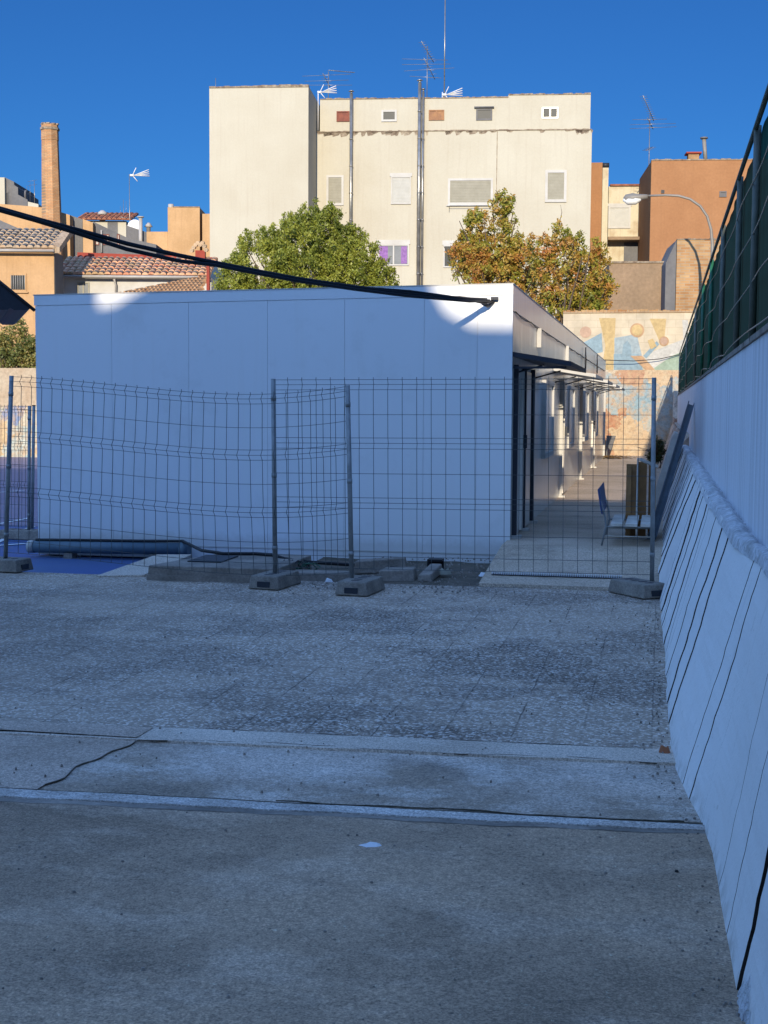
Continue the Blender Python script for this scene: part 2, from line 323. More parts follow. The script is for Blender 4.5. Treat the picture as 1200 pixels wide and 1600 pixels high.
# ------------------------------------------------------------------ ground
def sheet(name, pts, m, nx=1, ny=1, amp=0):
    """pts: four corners near-left, near-right, far-right, far-left"""
    a, b_, c, d = [Vector(p) for p in pts]; mb = MB(); 
    for j in range(ny+1):
        for i in range(nx+1):
            s, t = i/nx, j/ny; p = (a*(1-s)+b_*s)*(1-t)+(d*(1-s)+c*s)*t
            if amp: p.z += amp*(noise.noise(Vector((p.x*1.3, p.y*1.3, 3)))+.5*noise.noise(Vector((p.x*5, p.y*5, 1))))
            mb.v.append(p)
    for j in range(ny):
        for i in range(nx):
            k = j*(nx+1)+i; mb.f.append((k, k+1, k+nx+2, k+nx+1)); mb.sm.append(True)
    o = mb.build(name, m, None); o['kind'] = 'structure'; return o
sheet('ground', [(-600, -600, -.22), (600, -600, -.22), (600, 900, -.22), (-600, 900, -.22)], M['ground'])
def yline(u0, v0, u1, v1, z, x):
    a = G(u0, v0, z); b = G(u1, v1, z); return a.y + (b.y-a.y)*(x-a.x)/(b.x-a.x)
XL, XR = -14.0, .36
def edge(line, z, x): return (x, yline(*line, z, x), z)
L1 = (0, 1125, 1040, 1171); L2 = (215, 1155, 1045, 1192); L3 = (0, 1231, 1088, 1288); L4 = (0, 1243, 1090, 1297)
ZP, ZB, ZY = 0.0, .0, -.010
sheet('yard_concrete', [(XL, -9, ZY), (1.2, -9, ZY), edge(L4, ZY, XR+.6), edge(L4, ZY, XL)], M['yard'], 150, 90, .006)
def ragged(name, lo, hi, z0, z1, m, jit, n=260, x0=XL, x1=XR, drop=.05):
    mb = MB(); rows = []
    for i in range(n+1):
        x = x0+(x1-x0)*i/n; ja = jit*(noise.noise(Vector((x*2.2, 1, 0)))+.6*noise.noise(Vector((x*9, 2, 0)))); jb = jit*.5*noise.noise(Vector((x*3, 7, 0)))
        ya = yline(*lo, z0, x)+ja; yb = yline(*hi, z1, x)+jb
        rows.append([(x, ya-.004, z0-drop), (x, ya, z0+.003*noise.noise(Vector((x*8, 0, 0)))), (x, yb, z1), (x, yb+.002, z1-drop)])
    for r in rows: mb.v += [Vector(p) for p in r]
    for i in range(n):
        for k in range(3): a = i*4+k; mb.f.append((a, a+4, a+5, a+1)); mb.sm.append(False)
    o = mb.build(name, m); o['kind'] = 'structure'; return o
ragged('kerb_strip', L4, L3, .0, .004, M['kerbtop'], .02)
ragged('kerb_foot_line', (0, 1251, 1090, 1304), (0, 1244, 1090, 1298), ZY+.003, ZY+.004, M['kerb'], .03, drop=.02)  # ragged darker strip along the near edge of the kerb
ragged('kerb_gap', L3, (0, 1230, 1088, 1285), -.004, -.004, M['dirt'], .02)
sheet('concrete_band', [edge(L3, -.012, XL), edge(L3, -.012, XR), edge(L1, -.012, XR), edge(L1, -.012, XL)], M['band'], 60, 8, .003)
ragged('pale_strip', L2, L1, .0, .0, M['strip'], .02)
# brownish older slab left of the crack
ca, cb = G(214, 1152, .004), G(70, 1222, .004)
mb = MB(); crack = []
for i in range(15):
    t = i/14; p = cb.lerp(ca, t); p.x += .05*noise.noise(Vector((t*4, 0, 0))); p.y += .015*noise.noise(Vector((t*9, 3, 0))); crack.append(p)
for i in range(14):
    a, b_ = crack[i], crack[i+1]; mb.face([(XL, a.y, -.006), (a.x, a.y, -.006), (b_.x, b_.y, -.006), (XL, b_.y, -.006)])
y0, y1 = yline(*L3, 0, -2)+.0, yline(*L1, 0, -2)
mb.face([(XL, yline(*L3, 0, XL)+.03, -.006), (cb.x, yline(*L3, 0, cb.x)+.03, -.006), (cb.x, cb.y, -.006), (XL, cb.y, -.006)])
mb.face([(XL, ca.y, .004), (ca.x, ca.y, .004), (ca.x, yline(*L1, 0, ca.x)-.02, .004), (XL, yline(*L1, 0, XL)-.02, .004)])
mb.build('old_concrete_slab', M['band2'])['kind'] = 'structure'
mb = MB(); mb.tube([p+Vector((0, 0, -.009)) for p in crack], .0025, 4); mb.build('crack', M['kerb'])['kind'] = 'structure'
for cr in (((430, 1252), (560, 1259), (700, 1263), (820, 1272), (950, 1280), (1080, 1284)), ((215, 1156), (320, 1158), (430, 1161), (560, 1170), (720, 1178), (880, 1182), (1040, 1194))):
    zc_ = ZY-.001 if cr[0][1] > 1400 else -.002; pts = [G(u, v, zc_) for u, v in cr]; out = []
    for a, b_ in zip(pts, pts[1:]):
        for i in range(12): p = a.lerp(b_, i/12); p.y += .035*noise.noise(Vector((p.x*3.1, 4, 0)))+.012*noise.noise(Vector((p.x*17, 2, 0))); out.append(p)
    mb = MB(); mb.tube(out, [.0035+.0025*noise.noise(Vector((p.x*5, 0, 0))) for p in out], 4); mb.build('crack', M['dirt'])['kind'] = 'structure'
YE = G(300, 906, 0).y; YE2 = G(900, 921, 0).y
sheet('paving', [edge(L1, -.004, XL), edge(L1, -.004, XR), (XR, YE2, -.004), (XL, YE+.2, -.004)], M['paving'], 90, 40, .006)
YC = YE+.25
XK = G(165, 900, 0).x
sheet('soil_strip', [(-3.6, YE-.05, -.02), (-1.2, YE2-.05, -.02), (-1.2, 14.4, -.05), (-3.6, 14.6, -.05)], M['dirt'], 40, 30, .02)
sheet('blue_court', [(-60, YE-.1, -.12), (-3.3, YE-.1, -.12), (-3.3, 18.0, -.12), (-60, 18.0, -.12)], M['court'])
sheet('violet_court', [(-60, 18.0, -.116), (-3.3, 18.0, -.116), (-3.3, 70, -.116), (-60, 70, -.116)], M['court2'])
mb = MB()
for (u0, v0, u1, v1) in ((0, 769, 38, 766), (-30, 854, 40, 849), (0, 818, 52, 808), (0, 845, 52, 822)):
    a, b_ = G(u0, v0, -.11), G(u1, v1, -.11); d = (b_-a).normalized(); n_ = Vector((-d.y, d.x, 0))*.04; a -= d*2
    mb.face([a-n_, b_-n_, b_+n_, a+n_])
mb.build('court_lines', M['line'])['kind'] = 'structure'
# walkway with its ramp
WX = -1.56; WZ = .2
yr0 = G(850, 915, 0).y; yr1 = yr0+1.6
mb = MB(); n = 24
xs = [-2.0+i*(2.45)/n for i in range(n+1)]
lx = G(748, 912, 0)
prof = [(yr0-.02, -.06), (yr0, .004), (yr1, WZ), (60, WZ)]
for j, (y, z) in enumerate(prof):
    for i in range(n+1):
        xl = lx.x if j < 2 else WX-.02
        x = xl+(.5-xl)*i/n; mb.v.append(Vector((x, y+(.02*noise.noise(Vector((x*4, 0, 5))) if j < 2 else 0), z)))
for j in range(3):
    for i in range(n): k = j*(n+1)+i; mb.f.append((k, k+1, k+n+2, k+n+1)); mb.sm.append(False)
# side cheek of the ramp slab
mb.face([(lx.x, yr0, -.1), (lx.x, yr0, .004), (WX-.02, yr1, WZ), (WX-.02, yr1, -.1)])
mb.build('walkway', M['walk'])['kind'] = 'structure'
# drain grille
ga, gb = G(768, 897, .05), G(972, 903, .05); zz = .004+(WZ-.004)*(ga.y-yr0)/(yr1-yr0)
gt = thing('drain_grille', 'narrow slotted metal drain grille across the foot of the ramp', 'drain grille', (ga.x, ga.y, zz))
ds = (gb-ga); F = WORLD
mb = MB(); mb.face([(ga.x, ga.y-.03, zz+.004), (gb.x, ga.y-.03, zz+.004), (gb.x, ga.y+.04, zz+.016), (ga.x, ga.y+.04, zz+.016)]); mb.build('grille_bed', M['darkmetal'], gt)
mb = MB(); k = 58
for i in range(k):
    x = ga.x+(gb.x-ga.x)*(i+.2)/k; mb.box(F, x, x+(gb.x-ga.x)/k*.55, ga.y-.02, ga.y+.02, zz+.008, zz+.03)
mb.build('grille_bars', M['line'], gt)

# ------------------------------------------------------------------ retaining wall, sloped slabs, fence on top
WXR = .45; WT = 1.985
t = thing('retaining_wall', 'tall white painted concrete wall with grey vertical drip stains, along the right side', 'wall', (WXR, 15, 0))
mb = MB(); mb.box(WORLD, WXR, WXR+.25, -8.5, 39.5, -.2, WT-.03); mb.build('wall', M['retwall'], t)
mb = MB(); n = 300
for i in range(n):
    y0 = -8.5+48*i/n; y1 = -8.5+48*(i+1)/n; j = .006*noise.noise(Vector((y0*3, 0, 0))); mb.box(WORLD, WXR-.012+j, WXR+.26, y0, y1, WT-.028+j*.5, WT+j)
mb.build('coping', M['kerb'], t)
def basex(y):
    pts = [(G(u, v, z).y, G(u, v, z).x) for u, v, z in ((1028, 930, 0), (1033, 1000, 0), (1041, 1171, 0), (1062, 1225, 0), (1088, 1275, ZY), (1108, 1330, ZY), (1126, 1430, ZY), (1140, 1530, ZY), (1168, 1600, ZY))]
    pts.sort(); pts = [(0, pts[0][1]+.05)]+pts+[(24, .03)]
    for (a, xa), (b_, xb) in zip(pts, pts[1:]):
        if a <= y <= b_: return xa+(xb-xa)*(y-a)/(b_-a)
    return pts[0][1] if y < 0 else .03
CX, CZ = .335, 1.02
def crestx(y): return min(.43, CX+max(0, basex(max(y, 0))-.03)) if y < 9 else CX
t = thing('sloped_slab_buttress', 'row of white painted slabs leaning at the foot of the right wall, dark joints between', 'buttress', (.1, 10, 0))
mb = MB(); y = -1.0; rnd = random.Random(8)
joints = []; je = MB()
while y < 22:
    wd = rnd.choice([.22, .3, .34, .42, .5]) if y > 4.2 else rnd.choice([.42, .5, .62]); gap = rnd.choice([.004, .006, .009, .012]); off = rnd.uniform(-.006, .010); k = 26; rows = []
    for e in (y+gap/2, y+wd-gap/2):
        r_ = []
        for i in range(k+1):
            s = i/k; sk = .0
            bx_ = basex(max(e, 0)); zb = -.08 if e < 12.5 else .1
            yy = e+.004*noise.noise(Vector((e*3, s*4, 2)))+.005*noise.noise(Vector((e*9, s*26, 2)))
            cx_ = crestx(e); r_.append(Vector((bx_+(cx_-bx_)*s-off-.008*noise.noise(Vector((e*2, s*3, 0)))-.004*noise.noise(Vector((e*11, s*14, 0))), yy, zb+(CZ-zb)*s)))
        rows.append(r_)
    nb = len(mb.v)
    back = [[p+Vector((.06, 0, -.02)) for p in r_] for r_ in rows]
    mb.v += rows[0]+rows[1]+back[0]+back[1]; K = k+1
    for i in range(k):
        mb.f.append((nb+i, nb+i+1, nb+K+i+1, nb+K+i)); mb.sm.append(False)
        je.face([rows[0][i], back[0][i], back[0][i+1], rows[0][i+1]]); je.face([rows[1][i], rows[1][i+1], back[1][i+1], back[1][i]])
    joints.append(y+wd); y += wd
mb.build('slabs', M['wedge'], t); je.build('joint_edges', M['joint'], t)
mb = MB(); ys = [-1+i*.5 for i in range(47)]
for a, b_ in zip(ys, ys[1:]):
    mb.face([(basex(max(a, 0))+.045, a, -.1), (basex(max(b_, 0))+.045, b_, -.1), (crestx(b_)+.05, b_, CZ-.03), (crestx(a)+.05, a, CZ-.03)])
mb.build('backing', M['joint'], t)
mb = MB(); n = 700; m_ = 9
for i in range(n+1):
    y = -1+23.2*i/n
    for k in range(m_+1):
        s = k/m_; c_x = crestx(y); x = c_x-.022+(max(WXR+.002, c_x+.06)-c_x+.022)*s
        z = CZ-.015+.03*math.sin(math.pi*min(s*1.15, 1))**.6 + (.004 if s > .5 else 0)
        d = .016*noise.noise(Vector((y*3, s*2.5, 0)))+.010*noise.noise(Vector((y*16, s*3, 4)))+.006*noise.noise(Vector((y*50, s*7, 4)))
        mb.v.append(Vector((x-(.008*noise.noise(Vector((y*5, 9, 0))) if k == 0 else 0), y, z+d*(.5 if k == 0 else 1) - (.028 if k == 0 else 0))))
for i in range(n):
    for k in range(m_): a = i*(m_+1)+k; mb.f.append((a, a+1, a+m_+2, a+m_+1)); mb.sm.append(True)
mb.build('mortar_ridge', M['mortar'], t)
# fallen mortar lump at the near foot
mb = MB(); c = G(1172, 1580, ZY); n = 44
for i in range(n+1):
    for j in range(n+1):
        a, b_ = i/n*2-1, j/n*2-1; rr = math.hypot(a, b_); h = max(0, 1-rr**2)
        x = c.x+.09*a+.055; y = c.y+.02+.20*b_
        mb.v.append(Vector((x, y, ZY-.01+.26*h*(.45+.6*(a+1)/2)+.03*noise.noise(Vector((x*40, y*40, 0)))*(h > 0)+.012*noise.noise(Vector((x*110, y*110, 0)))*(h > 0))))
for i in range(n):
    for j in range(n): k = i*(n+1)+j; mb.f.append((k, k+n+1, k+n+2, k+1)); mb.sm.append(False)
o = mb.build('mortar_lump', M['mortar'], None, loc=(c.x, c.y, ZY)); tag(o, 'broken lump of white mortar at the foot of the nearest slab', 'mortar lump')

t = thing('screened_fence', 'green wire fence with dark shade netting on top of the right wall', 'fence', (WXR+.1, 15, WT))
FT = 3.105; FX = WXR+.02
# netting
def net():
    m, nt, b, P = new('dark green shade netting')
    s = noise_n(nt, mapping(nt, P, (1, 9, .5)), 1.0, 4); col = mix(nt, s, (.014, .05, .036), (.034, .10, .07)); L(nt, col, b.inputs['Base Color']); b.inputs['Roughness'].default_value = 1; b.inputs['Specular IOR Level'].default_value = 0
    tr = nn(nt, 'ShaderNodeBsdfTransparent'); mx = nn(nt, 'ShaderNodeMixShader'); mx.inputs[0].default_value = .99
    L(nt, tr.outputs[0], mx.inputs[1]); L(nt, b.outputs[0], mx.inputs[2]); L(nt, mx.outputs[0], nt.nodes['Material Output'].inputs[0]); return m
M['net'] = net()
yf = [PX(u, 500, FX).y for u in (1240, 1176, 1151, 1127, 1110, 1098, 1087, 1074, 1064, 1058)]
yf = [1.2, 2.8, 4.6]+[q for q in yf if q < 39]+[39]
mb = MB(); n = 260; y0, y1 = 1.0, 39.2; q = 6
for i in range(n+1):
    y = y0+(y1-y0)*i/n
    for k in range(q+1):
        z = WT-.0+(FT-WT)*k/q; mb.v.append(Vector((FX+.026+.010*noise.noise(Vector((y*1.7, z*1.2, 0)))+.004*math.sin(y*9), y, z)))
for i in range(n):
    for k in range(q): a = i*(q+1)+k; mb.f.append((a, a+q+1, a+q+2, a+1)); mb.sm.append(True)
mb.build('shade_netting', M['net'], t)
for i, y in enumerate(yf):
    mb = MB(); mb.tube([(FX, y, WT-.05), (FX, y, FT+.01)], .021, 8); mb.build('post', M['green'] if i in (7, 8) else M['olive'], t)
for k, fr in enumerate((.04, .26, .5, .75, .985)):
    mb = MB()
    if k == 4: mb.tube([(FX-.01, 1.0, FT), (FX-.01, 39.2, FT)], .014, 6)
    else:
        pts = []; 
        for i in range(200):
            y = 1.0+38*i/199; pts.append((FX-.02-.012*math.sin(y*2.1+k), y, WT+(FT-WT)*fr+.018*math.sin(y*1.7+k*1.3)))
        mb.tube(pts, .004, 5)
    mb.build('tension_wire' if k < 4 else 'top_rail', M['palewire'] if k < 4 else M['olive'], t)

# ------------------------------------------------------------------ things leaning on the wall, benches
c0, c1 = Vector((-.075, 14.75, WZ+.02)), Vector((.40, 19.6, 1.66))
t = thing('steel_channel', 'long dark blue-grey steel channel leaning diagonally against the right wall', 'steel channel', (c0.x, c0.y, WZ))
ax = (c1-c0).normalized(); sd_ = ax.cross(Vector((0, 1, 0))).normalized(); sd_ = Vector((1, 0, -.33)).normalized(); nn_ = ax.cross(sd_).normalized()
def bar(mb, a, b_, s, n_, ws, wn, os=0, on=0):
    q = [(os-ws/2, on-wn/2), (os+ws/2, on-wn/2), (os+ws/2, on+wn/2), (os-ws/2, on+wn/2)]
    mb.hexa([a+s*i+n_*j for i, j in q], [b_+s*i+n_*j for i, j in q]); return mb
bar(MB(), c0, c1, sd_, nn_, .07, .012).build('web', M['channel'], t)
bar(MB(), c0, c1, sd_, nn_, .012, .06, -.039, -.02).build('flange', M['channel'], t); bar(MB(), c0, c1, sd_, nn_, .012, .06, .039, -.02).build('flange', M['channel'], t)
mb = MB(); n = 10
outl = [(-.12, .2), (-.035, .2)]; 
y0, y1 = 20.0, 20.9
prof = [(-.13, .2), (-.03, .2), (.27, 1.17), (.255, 1.25), (.20, 1.27), (.16, 1.2)]
mb.hexa([(x, y0, z) for x, z in prof], [(x, y1+ (.3 if z > 1 else 0), z) for x, z in prof])
o = mb.build('leaning_slab', M['grey_slab'], None, loc=(-.05, 20.4, .2), bevel=.01); tag(o, 'pale grey rounded slab leaning against the wall behind the steel channel', 'slab')

# bench with navy back, seen end-on
by = 13.55
def bench(name, label, cx, y, ln, backmat, seatz, backtop, flip=1):
    t = thing(name, label, 'bench', (cx, y, WZ))
    for k in range(3):
        MB().box(WORLD, cx+flip*(.06+k*.15)-.06, cx+flip*(.06+k*.15)+.06, y, y+ln, seatz-.03, seatz).build('seat_slat', M['slatw'], t)
    mb = MB(); mb.hexa([(cx-.10, y+.02, seatz+.10), (cx-.085, y+.02, seatz+.08), (cx-.085, y+ln, seatz+.08), (cx-.10, y+ln, seatz+.10)],
                       [(cx-.14, y+.02, backtop-.02), (cx-.122, y+.02, backtop), (cx-.122, y+ln, backtop), (cx-.14, y+ln, backtop-.02)]); mb.build('backrest', backmat, t, bevel=.008)
    for yy in (y+.1, y+ln-.12):
        mb = MB(); mb.tube([(cx-.12, yy, backtop-.1), (cx-.06, yy, seatz+.05), (cx-.05, yy, seatz-.04), (cx-.09, yy, WZ)], .010, 6); mb.build('leg', M['post'], t)
        mb = MB(); mb.tube([(cx-.05, yy, seatz-.045), (cx+.4, yy, seatz-.045), (cx+.42, yy, WZ)], .010, 6); mb.build('leg', M['post'], t)
        mb = MB(); mb.tube([(cx-.06, yy, WZ+.1), (cx+.4, yy, WZ+.1)], .007, 6); mb.build('stretcher', M['slatw'], t)
    return t
p = G(944, 862, WZ)
bench('park_bench', 'bench with navy blue backrest and pale slatted seat beside the right wall', p.x+.04, p.y+.5, 1.2, M['navy'], .44, .80)
# upright brown boards
t = thing('stacked_table', 'brown wooden table stood on end with pale edges, behind the bench', 'table', (-.28, p.y+1.7, WZ))
yb = p.y+1.65
for k, (xa, xb, zt) in enumerate(((-.36, -.25, 1.0), (-.23, -.14, 1.02), (-.12, -.04, 1.0))):
    MB().box(WORLD, xa, xb, yb+k*.12, yb+.05+k*.12, WZ, zt).build('board', M['brownwood'], t)
MB().box(WORLD, -.247, -.232, yb-.03, yb+.3, WZ+.2, 1.06).build('edge_strip', M['slatw'], t)
MB().hexa([(-.225, yb-.02, 1.04), (-.2, yb-.02, 1.04), (-.02, yb+.1, .96), (-.05, yb+.1, .96)], [(-.225, yb-.02, 1.07), (-.2, yb-.02, 1.07), (-.02, yb+.1, .99), (-.05, yb+.1, .99)]).build('top_rail', M['slatw'], t)
for x in (-.33, -.07): MB().box(WORLD, x-.025, x+.025, yb-.06, yb-.01, WZ, .98).build('leg', M['brownwood'], t)

# ------------------------------------------------------------------ prefabricated classroom
BX = WX; BY = PY(799, 600, 1).y
yc = PX(799, 600, BX).y; xl_ = PY(57, 650, yc).x; L_ = 24.6
ztR = PY(800, 444, yc).z; ztL = PY(55, 462, yc).z; ZB0 = -.1
bt = thing('portable_classroom', 'long white prefabricated classroom with plain end wall and row of awnings down its side', 'building', ((BX+xl_)/2, yc+3, ZB0))
mb = MB()
c = [(xl_+.01, yc+.012), (BX-.012, yc+.012), (BX-.012, yc+L_), (xl_+.01, yc+L_)]
mb.hexa([(x, y, ZB0) for x, y in c], [(c[0][0], c[0][1], ztL-.03), (c[1][0], c[1][1], ztR-.03), (c[2][0], c[2][1], ztR-.03), (c[3][0], c[3][1], ztL-.03)])
mb.build('core', M['panel'], bt)
# end wall panels
us = [57, 175, 295, 418, 538, 662, 745, 799]
xj = [PY(u, 600, yc).x for u in us]; xj[0] = xl_; xj[-1] = BX
zjl = PY(175, 476, yc).z; 
def ztop(x): return ztL+(ztR-ztL)*(x-xl_)/(BX-xl_)
mb = MB()
for a, b_ in zip(xj, xj[1:]):
    g = .0016
    mb.hexa([(a+g, yc, ZB0), (b_-g, yc, ZB0), (b_-g, yc+.011, ZB0), (a+g, yc+.011, ZB0)], [(a+g, yc, ztop(a)-.115), (b_-g, yc, ztop(b_)-.115), (b_-g, yc+.011, ztop(b_)-.115), (a+g, yc+.011, ztop(a)-.115)])
mb.build('end_wall', M['panel'], bt)
mb = MB(); mb.hexa([(xl_-.01, yc-.004, ztL-.111), (BX+.004, yc-.004, ztR-.111), (BX+.004, yc+.011, ztR-.111), (xl_-.01, yc+.011, ztL-.111)],
                   [(xl_-.01, yc-.004, ztL), (BX+.004, yc-.004, ztR), (BX+.004, yc+.011, ztR), (xl_-.01, yc+.011, ztL)]); mb.build('end_fascia', M['panel'], bt)
mb = MB(); mb.box(WORLD, xl_+.3, BX-.04, yc-.006, yc-.001, .035, .048); mb.build('base_trim', M['white'], bt)
mb = MB(); mb.box(WORLD, BX-.03, BX+.006, yc-.006, yc+.03, ZB0, ztR-.112); mb.build('corner_trim', M['panel'], bt)
mb = MB(); mb.hexa([(xl_-.02, yc-.008, ztL-.0), (BX+.01, yc-.008, ztR), (BX+.01, yc+L_, ztR), (xl_-.02, yc+L_, ztL)], [(xl_-.02, yc-.008, ztL+.012), (BX+.01, yc-.008, ztR+.012), (BX+.01, yc+L_, ztR+.012), (xl_-.02, yc+L_, ztL+.012)]); mb.build('roof', M['white'], bt)
# side wall: panels and fascia
zf = PX(800, 485, BX).z
mb = MB(); y = yc+.031; k = 0
while y < yc+L_-.05:
    y2 = min(y+1.0, yc+L_); mb.box(WORLD, BX-.011, BX, y+.003, y2-.003, ZB0, zf-.004); y = y2
mb.build('side_wall', M['side'], bt)
mb = MB(); y = yc+.031
while y < yc+L_-.05:
    y2 = min(y+2.0, yc+L_); mb.box(WORLD, BX-.011, BX+.004, y+.002, y2-.002, zf+.004, ztR-.002); y = y2
mb.build('side_fascia', M['side'], bt)
# uprights
for u, v in ((806, 843), (819, 828), (832, 817), (877, 776), (908, 750), (928, 731), (944, 717)):
    y = PX(u, 700, BX+.03).y; near = y < 18
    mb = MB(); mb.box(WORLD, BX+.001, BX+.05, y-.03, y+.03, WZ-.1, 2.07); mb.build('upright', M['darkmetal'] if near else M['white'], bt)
    mb = MB(); mb.box(WORLD, BX+.001, BX+.10, y-.07, y+.07, WZ, WZ+.03); mb.build('foot_plate', M['white'], bt)
# awnings
for i, (y, ln) in enumerate(((yc+.03, 3.0), (20.1, 2.6), (24.6, 2.6), (29.2, 2.6), (33.6, 2.6))):
    o_ = .62
    mb = MB(); z0, z1 = 2.20, 2.10
    mb.hexa([(BX+.006, y, z0-.05), (BX+o_, y, z1-.05), (BX+o_, y+ln, z1-.05), (BX+.006, y+ln, z0-.05)], [(BX+.006, y, z0), (BX+o_, y, z1), (BX+o_, y+ln, z1), (BX+.006, y+ln, z0)])
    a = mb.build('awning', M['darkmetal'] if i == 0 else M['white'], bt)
    for yy in (y+.25, y+ln-.3):
        mb = MB(); mb.tube([(BX+.0, yy, z0-.22), (BX+o_-.3, yy, z1-.03)], .009, 6); mb.build('strut', M['darkmetal'], a)
    mb = MB(); mb.box(WORLD, BX+.01, BX+o_-.05, y+.05, y+.09, z1-.075, z1-.052); mb.build('bracket', M['darkmetal'], a)
# window boxes and doors
for i, u in enumerate((857, 893, 917, 933)):
    y = PX(u, 650, BX+.09).y
    f = MB().box(WORLD, BX+.001, BX+.055, y, y+.06, .93, 1.98).box(WORLD, BX+.001, BX+.055, y+1.4, y+1.46, .93, 1.98).box(WORLD, BX+.001, BX+.055, y+.06, y+1.4, .93, 1.0).box(WORLD, BX+.001, BX+.055, y+.06, y+1.4, 1.92, 1.98).build('window', M['white'], bt)
    MB().box(WORLD, BX+.001, BX+.03, y+.06, y+1.4, 1.0, 1.92).build('pane', M['side'], f)
for y in (yc+1.0, 22.3, 31.8):
    d = MB().box(WORLD, BX+.001, BX+.03, y, y+.95, WZ+.02, 2.02).build('door', M['side'], bt)
    MB().box(WORLD, BX+.031, BX+.07, y+.08, y+.12, 1.15, 1.3).build('handle', M['darkmetal'], d)
# floodlight, drip loops
for u, v in ((845, 528), (888, 552)):
    q = PX(u, v, BX+.05); MB().box(WORLD, BX+.004, BX+.06, q.y-.03, q.y+.03, q.z-.12, q.z+.12).build('wall_light', M['white'], bt)
for u, v in ((915, 565), (933, 573)):
    q = PX(u, v, BX+.05); pts = []
    for i in range(17):
        a = i/16*2*math.pi; pts.append((BX+.05, q.y+.12*math.sin(a), q.z+.16*math.cos(a)+(.12 if i in (0, 16) else 0)))
    MB().tube(pts, .012, 5).build('cable_loop', M['black'], bt)
pts = [(BX+.012, yc+.2+i*.6, zf+.004-.03*abs(math.sin(i*1.1))) for i in range(40)]
MB().tube(pts, .006, 5).build('side_wire', M['black'], bt)

# ------------------------------------------------------------------ overhead cable
anc = PY(772, 468, yc-.03)
def cable_pts(uv, dv=0):
    out = []
    for u, v in uv:
        # the run keeps to one vertical plane that leaves the wall at 25 degrees
        k = .45; d = ray(u, v+dv); # x = anc.x - k*(anc.y - y)
        tt = (anc.x-k*anc.y)/(d.x-k*d.y); out.append(CAM+d*tt)
    return out
base = [(-160, 287), (-60, 309), (0, 326), (60, 343), (120, 359), (200, 381), (280, 399), (340, 411), (400, 423), (470, 436), (560, 449), (640, 459), (700, 464), (735, 467), (760, 468)]
t = thing('overhead_cable', 'thick black twin cable sagging from upper left to the corner of the classroom', 'cable', anc)
MB().tube(cable_pts(base), .0165, 8).build('strand', M['black'], t)
b2 = [(u, v+(9 if 150 < u < 300 else 2.5 if u < 110 else 5 if u < 150 else 4)) for i, (u, v) in enumerate(base)]
b2 = [(u, v) for u, v in b2 if u < 750]+[(765, 470)]
MB().tube([p+Vector((0, -.03, 0)) for p in cable_pts(b2)], .0155, 8).build('strand', M['black'], t)
b3 = [(560, 449), (640, 455), (700, 463), (740, 470), (758, 474), (770, 470)]
MB().tube([p+Vector((0, -.0, 0)) for p in cable_pts(b3)], .013, 8).build('tail', M['black'], t)
mb = MB(); mb.box(WORLD, anc.x-.03, anc.x+.045, yc-.07, yc-.0065, anc.z-.005, anc.z+.025); mb.build('bracket', M['darkmetal'], t)
mb = MB(); mb.tube([(anc.x-.01, yc-.008, anc.z-.02), (anc.x-.06, yc-.06, anc.z-.07), (anc.x-.10, yc-.18, anc.z-.05)], .02, 7); mb.build('clamp', M['darkmetal'], t)

# dark canopy corner at the left edge
t = thing('canopy_eave', 'pointed black eave corner of a canopy at the left edge', 'canopy', PY(-60, 480, 8.6))
ye = 8.6
def q(u, v, y=ye): return PY(u, v, y)
fr = [q(-260, 484), q(-4, 484), q(-160, 330), q(-260, 290)]
poly = [(-300, 484), (12, 484), (16, 480.5), (22, 484.5), (42, 484.5), (47, 482), (0, 442), (-140, 330), (-300, 330)]
mb = MB(); mb.hexa([q(u, v) for u, v in poly], [q(u, v)+Vector((-.9, 1.6, 0)) for u, v in poly]); mb.build('roof_edge', M['darkmetal'], t)
mb = MB(); a = q(0, 441); b_ = q(54, 485); mb.tube([q(-140, 329), a, b_], .012, 6); mb.build('drip_edge', M['black'], t)
mb = MB(); a = q(-150, 480); mb.tube([a, (a.x, a.y, -.1)], .05, 8); mb.build('post', M['darkmetal'], t)

